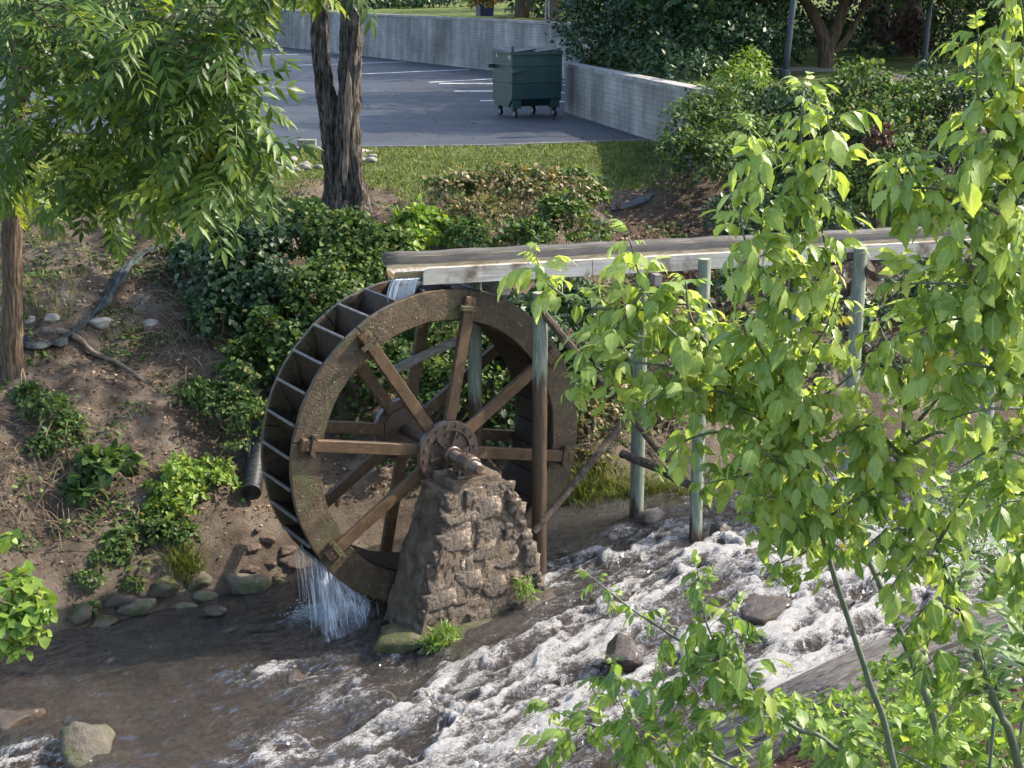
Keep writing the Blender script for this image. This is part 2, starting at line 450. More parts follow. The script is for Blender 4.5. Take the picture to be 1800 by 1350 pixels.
M['bed'] = surf_mat('stream_bed_gravel', [(0.25, (0.06, 0.042, 0.026)), (0.5, (0.15, 0.108, 0.066)), (0.75, (0.28, 0.22, 0.15))], 3, rough=0.8, bs=1.0, bd=0.05, bscale=9,
                    second=((0.22, 0.13, 0.06), 1.6, 0.56, 0.72))
def grass_mat(name, stops, trans=0.3):
    return leaf_mat(name, stops, trans, 0.6, (1.2, 1.2, 0.6), 0.2)
M['grass'] = grass_mat('grass_blade', [(0.0, (0.07, 0.105, 0.022)), (0.5, (0.13, 0.17, 0.04)), (0.85, (0.21, 0.225, 0.06)), (1, (0.30, 0.27, 0.12))])

def water_mat():
    m, nt, b, out = new_mat('running_water')
    v = coords(nt, (0.75, 1.6, 1.0))
    vr = coords(nt, (0.55, 1.5, 1.0))
    fo = attr(nt, 'foam')
    def ridge(scale, dist, det):
        r = mathn(nt, 'ABSOLUTE', mathn(nt, 'SUBTRACT', noise(nt, v, scale, det, 0.6, dist), 0.5))
        return mathn(nt, 'SUBTRACT', 1.0, mathn(nt, 'MULTIPLY', r, 5.0))       # 1 on the crest lines
    n1 = noise(nt, v, 6, 9, 0.72, 1.0)
    n2 = noise(nt, v, 30, 6, 0.75, 0.6)
    n3 = noise(nt, v, 85, 4, 0.7, 0.2)
    lines = mathn(nt, 'MAXIMUM', ridge(6.5, 1.6, 5), ridge(16, 1.2, 4))
    t = mathn(nt, 'ADD', mathn(nt, 'MULTIPLY', lines, 0.28), mathn(nt, 'MULTIPLY', fo, 0.66))
    t = mathn(nt, 'ADD', t, mathn(nt, 'MULTIPLY', mathn(nt, 'SUBTRACT', n2, 0.5), 1.2))
    t = mathn(nt, 'ADD', t, mathn(nt, 'MULTIPLY', mathn(nt, 'SUBTRACT', n1, 0.5), 0.7))
    t = mathn(nt, 'ADD', t, mathn(nt, 'MULTIPLY', mathn(nt, 'SUBTRACT', n3, 0.5), 0.8))
    t = mathn(nt, 'MULTIPLY', t, ramp(nt, fo, [(0.03, (0, 0, 0)), (0.15, (1, 1, 1))]))
    fac = ramp(nt, t, [(0.47, (0, 0, 0)), (0.60, (0.45, 0.45, 0.45)), (0.84, (1, 1, 1))])
    # clear brown water: Fresnel gloss over tinted see-through water with a little suspended silt
    tr = N(nt, 'BsdfTransparent')
    tr.inputs['Color'].default_value = (0.58, 0.48, 0.37, 1)
    df = N(nt, 'BsdfDiffuse')
    nt.links.new(ramp(nt, noise(nt, coords(nt, (1, 1.6, 1)), 1.1, 6, 0.65), [(0.3, (0.030, 0.024, 0.018)), (0.55, (0.068, 0.055, 0.041)), (0.75, (0.115, 0.093, 0.069))]), df.inputs['Color'])
    body = N(nt, 'MixShader')
    body.inputs[0].default_value = 0.24
    nt.links.new(tr.outputs[0], body.inputs[1])
    nt.links.new(df.outputs[0], body.inputs[2])
    gl = N(nt, 'BsdfGlossy')
    gl.inputs['Roughness'].default_value = 0.06
    gl.inputs['Color'].default_value = (1, 1, 1, 1)
    bm_ = N(nt, 'Bump')
    bm_.inputs['Strength'].default_value = 1.0
    bm_.inputs['Distance'].default_value = 0.13
    h = mathn(nt, 'ADD', mathn(nt, 'MULTIPLY', n1, .5), mathn(nt, 'MULTIPLY', n2, 0.14))
    h = mathn(nt, 'ADD', h, mathn(nt, 'MULTIPLY', noise(nt, vr, 9, 3, .55, 1.4), .8))
    h = mathn(nt, 'ADD', h, mathn(nt, 'MULTIPLY', noise(nt, vr, 22, 2, .5, .8), .25))
    nt.links.new(h, bm_.inputs['Height'])
    nt.links.new(bm_.outputs[0], gl.inputs['Normal'])
    fr = N(nt, 'Fresnel')
    fr.inputs['IOR'].default_value = 1.55
    nt.links.new(bm_.outputs[0], fr.inputs['Normal'])
    wet = N(nt, 'MixShader')
    nt.links.new(fr.outputs[0], wet.inputs[0])
    nt.links.new(body.outputs[0], wet.inputs[1])
    nt.links.new(gl.outputs[0], wet.inputs[2])
    b.inputs['Base Color'].default_value = (0.66, 0.65, 0.635, 1)
    b.inputs['Roughness'].default_value = 0.28
    b.inputs['Specular IOR Level'].default_value = 0.6
    bf = N(nt, 'Bump')
    bf.inputs['Strength'].default_value = 1.0
    bf.inputs['Distance'].default_value = 0.10
    nt.links.new(mathn(nt, 'ADD', n2, mathn(nt, 'MULTIPLY', n3, 0.5)), bf.inputs['Height'])
    nt.links.new(bf.outputs[0], b.inputs['Normal'])
    mx = N(nt, 'MixShader')
    nt.links.new(fac, mx.inputs[0])
    nt.links.new(wet.outputs[0], mx.inputs[1])
    nt.links.new(b.outputs[0], mx.inputs[2])
    nt.links.new(mx.outputs[0], out.inputs['Surface'])
    return m
M['water'] = water_mat()
def spray_mat(name='falling_white_water', op=.55):
    m, nt, b, out = new_mat(name)
    b.inputs['Base Color'].default_value = (0.72, 0.76, 0.82, 1)
    b.inputs['Roughness'].default_value = 0.12
    b.inputs['Specular IOR Level'].default_value = 0.8
    t = N(nt, 'BsdfTransparent')
    mx = N(nt, 'MixShader')
    mx.inputs[0].default_value = op
    nt.links.new(t.outputs[0], mx.inputs[1])
    nt.links.new(b.outputs[0], mx.inputs[2])
    nt.links.new(mx.outputs[0], out.inputs['Surface'])
    return m
M['spray'] = spray_mat()
M['veil'] = spray_mat('thin_water_veil', .38)
M['foamwhite'] = surf_mat('churned_foam', [(0.3, (0.45, 0.48, 0.52)), (0.6, (0.80, 0.82, 0.84))], 20, rough=0.4, bs=1.0, bd=0.02, bscale=40)

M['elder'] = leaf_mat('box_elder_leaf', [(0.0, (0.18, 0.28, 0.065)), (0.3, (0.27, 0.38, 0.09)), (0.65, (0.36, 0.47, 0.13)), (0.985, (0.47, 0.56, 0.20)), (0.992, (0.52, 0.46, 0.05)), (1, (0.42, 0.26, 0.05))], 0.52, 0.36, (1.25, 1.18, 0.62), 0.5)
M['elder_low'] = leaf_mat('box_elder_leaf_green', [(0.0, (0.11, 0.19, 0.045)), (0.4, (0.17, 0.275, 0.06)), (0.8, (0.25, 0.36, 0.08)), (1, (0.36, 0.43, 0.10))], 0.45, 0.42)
M['walnut'] = leaf_mat('pinnate_tree_leaf', [(0.0, (0.028, 0.062, 0.016)), (0.5, (0.060, 0.115, 0.026)), (0.85, (0.12, 0.20, 0.04)), (1, (0.25, 0.31, 0.05))], 0.46, 0.40, (1.55, 1.4, 0.45), 0.3)
M['ivy'] = leaf_mat('bank_shrub_leaf', [(0.0, (0.028, 0.062, 0.018)), (0.4, (0.055, 0.105, 0.030)), (0.75, (0.095, 0.16, 0.042)), (0.96, (0.17, 0.22, 0.06)), (1, (0.26, 0.20, 0.10))], 0.35, 0.55, spec=.25)
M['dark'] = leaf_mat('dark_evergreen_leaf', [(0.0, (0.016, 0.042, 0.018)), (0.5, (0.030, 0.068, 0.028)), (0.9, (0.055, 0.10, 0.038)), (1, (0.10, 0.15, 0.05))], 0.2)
M['maple'] = leaf_mat('maple_leaf', [(0.0, (0.025, 0.060, 0.022)), (0.6, (0.05, 0.105, 0.035)), (1, (0.10, 0.17, 0.045))], 0.3)
M['lime'] = leaf_mat('lime_green_leaf', [(0.0, (0.10, 0.19, 0.035)), (0.5, (0.17, 0.28, 0.05)), (1, (0.28, 0.34, 0.07))], 0.4)
M['drybush'] = leaf_mat('dying_vine_leaf', [(0.0, (0.06, 0.10, 0.03)), (0.35, (0.10, 0.14, 0.045)), (0.55, (0.22, 0.16, 0.09)), (0.8, (0.30, 0.20, 0.12)), (1, (0.17, 0.22, 0.08))], 0.3)
M['mum'] = leaf_mat('russet_mum_flower', [(0.0, (0.25, 0.08, 0.03)), (0.4, (0.30, 0.16, 0.03)), (0.7, (0.32, 0.26, 0.05)), (1, (0.12, 0.16, 0.03))], 0.2)
M['redbush'] = leaf_mat('dark_red_leaf', [(0.0, (0.045, 0.018, 0.02)), (0.6, (0.09, 0.03, 0.03)), (1, (0.07, 0.07, 0.03))], 0.25)
M['willow'] = leaf_mat('narrow_grey_green_leaf', [(0.0, (0.075, 0.14, 0.05)), (0.6, (0.13, 0.22, 0.075)), (1, (0.24, 0.32, 0.13))], 0.35)
M['litter'] = leaf_mat('dead_leaf', [(0.0, (0.05, 0.032, 0.022)), (0.5, (0.12, 0.077, 0.05)), (0.85, (0.22, 0.15, 0.10)), (1, (0.40, 0.31, 0.23))], 0.1, 0.8, (1.1, 0.9, 0.6), 0.1)

# ------------------------------------------------------------------ terrain functions
def zw(x, y):
    s = np.asarray(x) * 0.75 + (np.asarray(y) - 14) * 0.35
    return 0.65 * sstep(-2.2, 3.0, s)
FX = [-60, -12, -8, -5.07, -3.4, -2.7, -1.2, 1.1, 3, 6.3, 12, 60]
FY = [8, 13.0, 14.2, 15.35, 16.35, 16.9, 17.6, 18.2, 19.0, 20.3, 22.5, 45]
def yfar(x): return np.interp(x, FX, FY)
def ynear(x): return 10.96 + (np.asarray(x) - 0.22) * 0.664
def lot_edge(x): return np.interp(x, [-40, -14, -10, -8, -4.4, -0.5, 2.9, 4, 30], [34, 33, 31.5, 30.4, 28.0, 28.5, 29.6, 30, 33])
DP = [-6, -1.0, 0, 0.5, 3, 6.5, 8.6, 9.8, 60]
ZL = [-0.5, -0.42, -0.02, 0.5, 1.95, 3.25, 3.82, 4.075, 4.075]
ZR = [-0.5, -0.42, -0.02, 0.45, 2.0, 3.62, 3.88, 4.075, 4.075]
def g(x, y, rough=True):
    x, y = np.asarray(x, float), np.asarray(y, float)
    d = y - yfar(x)
    zl, zr = np.interp(d, DP, ZL), np.interp(d, DP, ZR)
    k = sstep(-4, -1, x)
    base = zw(x, y)
    z = (zl * (1 - k) + zr * k)
    z = z + base * np.clip(1 - d / 6, 0, 1)
    # near bank
    dn = ynear(x) - y
    zn = np.interp(dn, [-1.2, -0.1, 0.0, 0.8, 1.0, 5, 12], [-9, -0.45, 0.05, 0.10, 0.16, 0.2, 0.2]) + base * np.clip(1 - dn / 8, 0, 1)
    zn = np.where(dn > -0.6, zn, -9)
    z = np.where(dn > -0.6, np.maximum(z, zn), z)
    z = z + 1.15 * sstep(3.2, 7.5, x) * sstep(21, 31, y)
    if rough:
        q = xyz(x, y, 0)
        bank = sstep(0.2, 1.2, d) * (1 - sstep(7, 10, d))
        z = z + bank * ((fbm(q * 1.1, 4, 3) - 0.5) * 0.5 + (fbm(q * 4.0, 4, 9) - 0.5) * 0.20) + (fbm(q * 7, 3, 5) - 0.5) * 0.035
    return z
def G(px, py, y0=8.0, y1=60.0):
    d = ray(px, py)
    ys = np.arange(y0, y1, 0.04)
    t = ys / d[1]
    zz = CAM_H + d[2] * t
    hit = np.nonzero(zz <= g(d[0] * t, ys))[0]
    i = hit[0] if len(hit) else len(ys) - 1
    return np.array([d[0] * t[i], ys[i], zz[i]])

def grid(x0, x1, nx, y0, y1, ny):
    xs, ys = np.linspace(x0, x1, nx), np.linspace(y0, y1, ny)
    X, Y = np.meshgrid(xs, ys)
    i = np.arange(nx * ny).reshape(ny, nx)
    F = np.stack([i[:-1, :-1], i[:-1, 1:], i[1:, 1:], i[1:, :-1]], -1).reshape(-1, 4)
    return X.ravel(), Y.ravel(), F

# ground sheet (bank, both sides of the stream, mulch)
X, Y, F = grid(-16, 16, 330, 5.0, 31.5, 300)
Z = g(X, Y)
in_lot = sstep(-0.06, 0.06, Y - lot_edge(X)) * (1 - sstep(3.0, 3.3, X))
Z = np.where(in_lot > 0, np.minimum(Z, 4.06 - 0.1 * in_lot), Z)
d = Y - yfar(X)
grass = sstep(5.8, 7.6, d) * (1 - 0.9 * sstep(2.2, 3.2, X)) - 0.15
grass = np.where(X < -4, sstep(7.0, 8.6, d) - 0.1, grass)
tr = np.hypot(X + 2.7, (Y - 24.1))
grass = grass - 0.9 * (1 - sstep(0.6, 1.5, tr))
pm = P(1160, 345, z=3.75)
mul = np.exp(-(((X - 2.6) / 0.9) ** 2 + ((Y - 23.0) / 1.6) ** 2) * 1.0)
mul = np.clip(mul * 1.3 + np.where(ynear(X) - Y > 0.7, 1.0, 0.0), 0, 1)
ground = link('ground', mesh_from('ground', xyz(X, Y, Z), F, True, {'grass': grass, 'mulch': mul}), M['ground'])
tag(ground, kind='structure')
# wide base sheet under everything, out to the horizon
X, Y, F = grid(-900, 900, 40, -300, 1500, 40)
base_o = link('ground', mesh_from('ground_base', xyz(X, Y, np.where((np.abs(X) < 30) & (Y < 60), -1.2, -1.2)), F, True, {'grass': np.ones(len(X)), 'mulch': np.zeros(len(X))}), M['ground'])
tag(base_o, kind='structure')

# stream bed with stones showing through shallow water
fl = R(33.6)
X, Y, F = grid(-9.5, 10, 260, -4.6, 5.2, 130)
wx, wy = X * math.cos(fl) - Y * math.sin(fl), 14.2 + X * math.sin(fl) + Y * math.cos(fl)
zb = zw(wx, wy) - 0.30 + 0.32 * (fbm(xyz(X * 2.2, Y * 2.6), 4, 31) - 0.45) + 0.22 * (vnoise(xyz(X * 4.5, Y * 6), 40) - 0.5)
zb = np.minimum(zb, zw(wx, wy) - 0.04)
bed = link('stream_bed', mesh_from('stream_bed', xyz(X, Y, zb), F, True), M['bed'])
bed.location = (0, 14.2, 0)
bed.rotation_euler = (0, 0, fl)
tag(bed, kind='structure')

# rapids: where the water breaks, listed as (pixel x, pixel y, radius m, strength)
FOAM = [(460, 1185, .30, .75), (560, 1185, .35, .65), (700, 1150, .35, .8), (640, 1200, .35, .6), (820, 1190, .45, .75), (900, 1230, .6, 1.0), (1000, 1225, .5, .8), (960, 1150, .5, .55), (1000, 1100, .35, .75), (1080, 1120, .45, .85), (1130, 1030, .5, .85), (1200, 990, .45, .85), (1300, 960, .5, .9), (1350, 1080, .6, .9), (1250, 1130, .5, .95), (1420, 1010, .6, .95), (1480, 1100, .7, .95), (1380, 1180, .5, .9), (1600, 1020, .8, .95), (1750, 980, .8, .9), (1030, 980, .45, .75), (980, 1010, .35, .75), (1130, 960, .4, .6), (1090, 930, .25, .45), (1220, 935, .35, .7), (1400, 940, .5, .7), (1560, 930, .6, .8), (1700, 900, .6, .8), (700, 1260, .35, .5), (760, 1310, .5, .7), (640, 1320, .45, .6), (480, 1330, .45, .6), (880, 1320, .5, .55), (980, 1300, .45, .6), (1060, 1260, .35, .7), (1130, 1200, .4, .85), (20, 1335, .30, .9), (90, 1345, .3, .75), (575, 1080, .30, 1.3), (600, 1075, .25, 1.1), (400, 1340, .3, .4), (940, 1290, .4, .7), (830, 1260, .5, .6)]
ROCKS_W = [(1270, 945, .17, .16), (1095, 1165, .30, .24), (150, 1325, .36, .30), (835, 1165, .48, .10), (1350, 1070, .42, .08), (600, 1195, .30, .07), (660, 1235, .36, .06), (15, 1270, .35, .16), (1140, 905, .30, .12), (520, 1190, .16, .06), (1330, 975, .3, .06)]
X, Y, F = grid(-8.5, 9.5, 620, -4.4, 5.0, 310)
c_, s_ = math.cos(fl), math.sin(fl)
wx, wy = X * c_ - Y * s_, 14.2 + X * s_ + Y * c_
z0 = zw(wx, wy)
foam = np.zeros(len(X))
for (px, py, r, st) in FOAM:
    q = P(px, py, z=0.25)
    q = P(px, py, z=float(zw(q[0], q[1])))
    dx, dy = wx - q[0], wy - q[1]
    a, b2 = dx * c_ + dy * s_, -dx * s_ + dy * c_
    foam = np.maximum(foam, st * np.exp(-((a / (r * 1.5)) ** 2 + (b2 / (r * 0.85)) ** 2)))
q3 = xyz(X * 0.9, Y * 2.0, 0)
xb = np.interp(wy, [11, 12.5, 13.5, 14.3, 15.6, 17.2, 19], [-2.4, -2.5, -2.6, -1.0, .45, 1.2, 1.6])
rap = sstep(-.35, .7, wx - xb)
warp = (fbm(xyz(X * 1.4, Y * 2.0), 3, 65) - .5)
qa = xyz(X * 1.15 + warp * 1.6, Y * 2.5 + warp * 1.2)
crest = 1 - np.abs(fbm(qa, 4, 61) - .5) * 6.0                       # long breaking crests
qb = xyz(X * 3.2 + warp * 2.5, Y * 5.6 + warp * 2.0)
chop = 1 - np.abs(fbm(qb, 4, 62) - .5) * 5.0                        # smaller chop between them
fine = fbm(xyz(X * 11, Y * 17), 3, 63)
dens = np.clip(foam * 1.02 + 0.24 * rap, 0, 1)
brk = np.maximum(sstep(.30, .95, crest), .75 * sstep(.45, 1.0, chop))
foam = np.clip(dens * (.16 + .84 * brk + .7 * (fine - .5)), 0, 1)
q = P(578, 1076, z=.08)                                            # churned water under the wheel spill
foam = np.clip(np.maximum(foam, 1.25 * np.exp(-(((wx - q[0]) / .34) ** 2 + ((wy - q[1]) / .22) ** 2)) * (.45 + 1.1 * fine)), 0, 1)
turb = np.clip(dens * 0.9 + 0.15 * rap, 0, 1)
zz = z0 + 0.085 * (fbm(xyz(X * 4.5, Y * 9), 4, 70) - 0.5)
zz = zz + turb * (0.12 * (np.clip(crest, -.6, 1) - .3) + 0.045 * (np.clip(chop, -.6, 1) - .3) + 0.05 * (fine - .5) + 0.02 * (vnoise(xyz(X * 24, Y * 30), 79) - 0.5))
for (px, py, r, hh) in ROCKS_W:
    q = P(px, py, z=0.2)
    dx, dy = wx - q[0], wy - q[1]
    a, b2 = dx * c_ + dy * s_, -dx * s_ + dy * c_
    zz = zz + 0.05 * np.exp(-(((a - r * 0.7) / r) ** 2 + (b2 / r) ** 2)) - 0.05 * np.exp(-(((a + r * 1.1) / r) ** 2 + (b2 / r) ** 2))
water = link('stream', mesh_from('stream', xyz(X, Y, zz), F, True, {'foam': foam}), M['water'])
water.location = (0, 14.2, 0)
water.rotation_euler = (0, 0, fl)
tag(water, kind='structure')

# parking lot
LOTZ = 4.10
xs = np.linspace(-34, 4.2, 60)
V, F = [], []
for j, t in enumerate(np.linspace(0, 1, 30)):
    for i, x in enumerate(xs):
        y0 = float(lot_edge(x)) + 0.06 * (vnoise(np.array([[x * 3, 0, 0]]), 4)[0] - .5)
        V.append((x, y0 + (130 - y0) * t ** 1.6, LOTZ))
        if j and i:
            k = j * 60 + i
            F.append((k - 61, k - 60, k, k - 1))
lot = tag(link('parking_lot', mesh_from('parking_lot', V, F), M['asphalt']), kind='structure')
for (a, b2) in [((631, 111), (714, 108.5)), ((631, 130), (825, 122)), ((754, 144.5), (868, 138.5)), ((772, 146.5), (868, 146.5)), ((798, 160), (868, 160)), ((844, 177), (870, 176.5)), ((980, 145), (1004, 140.5)), ((980, 149), (1004, 149)), ((980, 163), (1003, 163)), ((978, 178.5), (1001, 178.5)), ((435, 80), (494, 78)), ((447, 97), (595, 94)), ((505, 115), (640, 111.5))]:
    p, q = P(*a, z=LOTZ + .004), P(*b2, z=LOTZ + .004)
    m = MB()
    w = np.array([0, 0.12, 0])
    m.add([p - w, q - w, q + w, p + w], [(0, 1, 2, 3)])
    m.obj('parking_line', M['paint'], lot)
# pale kerb line along the near edge of the lot
m = MB()
for i in range(14):
    x0, x1 = -4.6 + i * 0.56, -4.6 + i * 0.56 + 0.55
    m.add([(x0, lot_edge(x0) - .06, 4.0), (x1, lot_edge(x1) - .06, 4.0), (x1, lot_edge(x1) - .02, 4.0), (x0, lot_edge(x0) - .02, 4.0), (x0, lot_edge(x0) - .06, 4.108), (x1, lot_edge(x1) - .06, 4.108), (x1, lot_edge(x1) - .02, 4.108), (x0, lot_edge(x0) - .02, 4.108)],
          [(3, 2, 1, 0), (4, 5, 6, 7), (0, 1, 5, 4), (1, 2, 6, 5), (2, 3, 7, 6), (3, 0, 4, 7)])
tag(m.obj('kerb', M['cap']), kind='structure')

# terrace behind the retaining walls
WALL = [(3.44, 26.8), (1.41, 36.2), (3.2, 46.7), (-6.2, 65.6), (-13, 80), (-36, 130)]
WTOP = [5.26, 5.26, 5.90, 5.95, 5.95, 5.95]
def wallpt(u):
    i = min(int(u), len(WALL) - 2)
    f = u - i
    a, b2 = np.array(WALL[i]), np.array(WALL[i + 1])
    return a + (b2 - a) * f, WTOP[i] + (WTOP[i + 1] - WTOP[i]) * f
def terr_z(x, y):
    pc = [q_[1] - .35 * q_[0] for q_ in WALL]
    u = float(np.clip(np.interp(y - .35 * x, pc, range(len(pc))), 0, 4.99))
    p, zt = wallpt(u)
    t = max(x - p[0], .05)
    z = zt - 0.12 + 0.25 * float(sstep(0.5, 12, t)) + 0.15 * (fbm(np.array([[x * .4, y * .4, 0]]), 3, 8)[0] - .5) * min(t, 1)
    if u < .35: z = z * (u / .35) + (float(g(x, y, False)) - .06) * (1 - u / .35)
    return z
us = np.linspace(0, 5, 81)
ts = [0.05, .6, 1.2, 2, 3, 4.5, 6, 8, 11, 15, 20, 28, 40, 70, 140, 400]
V, F, ga = [], [], []
for i, u in enumerate(us):
    p, zt = wallpt(u)
    for j, t in enumerate(ts):
        x, y = p[0] + t, p[1] + 0.35 * t
        z = terr_z(x, y)
        V.append((x, y, z))
        if i and j:
            k = i * len(ts) + j
            F.append((k - len(ts) - 1, k - 1, k, k - len(ts)))
tag(link('terrace_lawn', mesh_from('terrace_lawn', V, F, True), M['lawn']), kind='structure')

def wall_piece(a, b2, zb, za, zc, label, thick=0.3):
    a, b2 = np.array(a, float), np.array(b2, float)
    L = float(np.hypot(*(b2 - a)))
    ang = math.atan2(b2[1] - a[1], b2[0] - a[0])
    root = empty('retaining_wall', (a[0], a[1], zb), ang, label, 'wall')
    m = MB()
    n = max(2, int(L / 1.2))
    for s in (0, 1):
        pass
    V = []
    for i in range(n + 1):
        x = L * i / n
        zt = za + (zc - za) * i / n - zb - 0.09
        V += [(x, -thick / 2, -0.3), (x, thick / 2, -0.3), (x, thick / 2, zt), (x, -thick / 2, zt)]
    F = [(3, 2, 1, 0), tuple(n * 4 + k for k in range(4))]
    for i in range(n):
        for k in range(4):
            F.append((i * 4 + k, i * 4 + (k + 1) % 4, i * 4 + 4 + (k + 1) % 4, i * 4 + 4 + k))
    m.add(V, F)
    m.obj('block_face', M['wall'], root)
    nc = max(1, int(L / 1.5))
    for i in range(nc):
        x0, x1 = L * i / nc + .004, L * (i + 1) / nc - .004
        z0_, z1_ = za + (zc - za) * x0 / L - zb, za + (zc - za) * x1 / L - zb
        mm = MB()
        h, w = .088, thick / 2 + .02
        mm.add([(x0, -w, z0_ - h), (x1, -w, z1_ - h), (x1, w, z1_ - h), (x0, w, z0_ - h), (x0, -w, z0_), (x1, -w, z1_), (x1, w, z1_), (x0, w, z0_)],
               [(3, 2, 1, 0), (4, 5, 6, 7), (0, 1, 5, 4), (1, 2, 6, 5), (2, 3, 7, 6), (3, 0, 4, 7)])
        mm.obj('cap_block', M['cap'], root)
    return root
wall_piece((3.44, 26.8), (1.41, 36.2), LOTZ, 5.26, 5.26, 'low stained block retaining wall below the dark hedge, right of the dumpster')
wall_piece((1.45, 36.45), (3.2, 46.6), LOTZ, 5.26, 5.9, 'short return of retaining wall hidden behind the dark hedge')
wall_piece((3.3, 46.75), (-13, 80), LOTZ, 5.9, 5.95, 'long tall stained block retaining wall at the back of the parking lot')
m = MB()
ce = smooth_path([P(1350, 112, z=5.3), P(1420, 114, z=5.3), P(1490, 117, z=5.3), P(1560, 124, z=5.3), P(1640, 136, z=5.3)], 8)
V, F = [], []
for i, c in enumerate(ce):
    for k, w in enumerate((-1.0, -.5, 0, .5, 1.0)):
        yy = c[1] + w * .9
        V.append((c[0], yy, terr_z(c[0], yy) + .035 - .03 * abs(w)))
        if i and k:
            j = i * 5 + k
            F.append((j - 6, j - 1, j, j - 5))
m.add(V, F)
tag(m.obj('path', M['path']), kind='structure')

# ================================================================== water wheel
WA = R(31.5)
HUB = np.array([-0.78, 15.87, 1.98])
RO, RI, WID = 1.83, 1.49, 0.86
ROT = R(-11.5)
wheel = empty('water_wheel', (HUB[0], HUB[1], 0.15), WA, 'tall dark wet timber water wheel with eight spokes a side', 'water wheel')
HZ = HUB[2] - 0.15
def pol(r, th): return (r * math.cos(th), HZ + r * math.sin(th))
def wpart(m, name, mat, parent=wheel, bevel=0.0, smooth=False): return m.obj(name, mat, parent, smooth, bevel)
for side in (0, 1):
    y0, y1 = (0.0, 0.06) if side == 0 else (WID - 0.06, WID)
    for k in range(8):
        a0, a1 = ROT + R(45 * k + 0.15), ROT + R(45 * (k + 1) - 0.15)
        n = 8
        poly = [pol(RO + random.uniform(-.006, .006), a0 + (a1 - a0) * i / n) for i in range(n + 1)] + [pol(RI + random.uniform(-.008, .008), a1 - (a1 - a0) * i / n) for i in range(n + 1)]
        wpart(MB().prism(poly, y0, y1, 'y'), 'rim_segment', M['wheel'], bevel=0.006)
NB = 32
for k in range(NB):
    th = ROT + 2 * math.pi * (k + 0.5) / NB
    # bucket front board: outer lip to the sole, slanted back
    p0, p1 = pol(RO - 0.005, th), pol(RI + 0.02, th + R(10))
    d_ = Vector((p1[0] - p0[0], 0, p1[1] - p0[1]))
    nrm = Vector((-d_.z, 0, d_.x)).normalized() * 0.017
    yA, yB = 0.062, WID - 0.062
    mm = MB()
    mm.add([(p0[0] - nrm.x, yA, p0[1] - nrm.z), (p0[0] + nrm.x, yA, p0[1] + nrm.z), (p1[0] + nrm.x, yA, p1[1] + nrm.z), (p1[0] - nrm.x, yA, p1[1] - nrm.z),
            (p0[0] - nrm.x, yB, p0[1] - nrm.z), (p0[0] + nrm.x, yB, p0[1] + nrm.z), (p1[0] + nrm.x, yB, p1[1] + nrm.z), (p1[0] - nrm.x, yB, p1[1] - nrm.z)],
           [(0, 1, 2, 3), (7, 6, 5, 4), (0, 4, 5, 1), (1, 5, 6, 2), (2, 6, 7, 3), (3, 7, 4, 0)])
    b_ = wpart(mm, 'bucket_board', M['bucket'], bevel=0.004)
    lp = pol(RO + 0.004, th)
    wpart(MB().box((lp[0], WID / 2, lp[1]), (.03, yB - yA, .03), Matrix.Rotation(-th, 3, 'Y')), 'lip_sheen_strip', M['lip'], b_, bevel=.004)  # strip added to carry the painted wet sheen of the lip
    a0, a1 = th - R(360 / NB / 2 - .25), th + R(360 / NB / 2 - .25)
    q0, q1, q2, q3_ = pol(RI + .005, a0), pol(RI + .005, a1), pol(RI - .022, a1), pol(RI - .022, a0)
    mm = MB().prism([q0, q1, q2, q3_], 0.063, WID - 0.063, 'y')
    wpart(mm, 'sole_board', M['bucket'])
bolt_me = MB().prism([(0.014 * math.cos(i * math.pi / 3), 0.014 * math.sin(i * math.pi / 3)) for i in range(6)], -0.016, 0.016, 'y')
bolt_me = mesh_from('bolt', bolt_me.V, bolt_me.F)
bolt_me.materials.append(M['iron'])
bolt2_me = MB().prism([(0.02 * math.cos(i * math.pi / 4), 0.02 * math.sin(i * math.pi / 4)) for i in range(8)], -0.02, 0.02, 'y')
bolt2_me = mesh_from('rivet', bolt2_me.V, bolt2_me.F)
bolt2_me.materials.append(M['iron'])
for side in (0, 1):
    ys = -0.075 if side == 0 else WID + 0.003
    yo = -1 if side == 0 else 1
    for k in range(8):
        th = ROT + R(45 * k)
        Mx = Matrix.Rotation(-th, 3, 'Y')
        w, tk = 0.135, 0.072
        mm = MB()
        r0, r1 = 0.30, 1.765
        c = pol((r0 + r1) / 2, th)
        mm.box((c[0], ys + tk / 2, c[1]), (r1 - r0, tk, w), Mx)
        sp = wpart(mm, 'spoke', M['spoke'], bevel=0.008)
        # iron clamp over the spoke end
        yc = (ys - 0.012) if side == 0 else (ys + tk + 0.012)
        c = pol(1.63, th)
        mm = MB()
        mm.box((c[0], yc, c[1]), (0.06, 0.022, 0.26), Mx)
        for e_ in (-1, 1):
            off = Mx @ Vector((0, 0, e_ * 0.095))
            mm.box((c[0] + off.x, yc + (0.045 if side == 0 else -0.045), c[1] + off.z), (0.05, 0.07, 0.035), Mx)
        wpart(mm, 'clamp', M['wheel'], sp, bevel=0.004)
        for (rr, oz) in ((1.63, .1), (1.63, -.1), (1.70, .035), (1.70, -.035)):
            c = pol(rr, th)
            off = Mx @ Vector((0, 0, oz))
            o = link('bolt', bolt_me, None, sp)
            o.location = (c[0] + off.x, yc + yo * 0.014 if abs(oz) > .05 else ys + (0 if side == 0 else tk), c[1] + off.z)
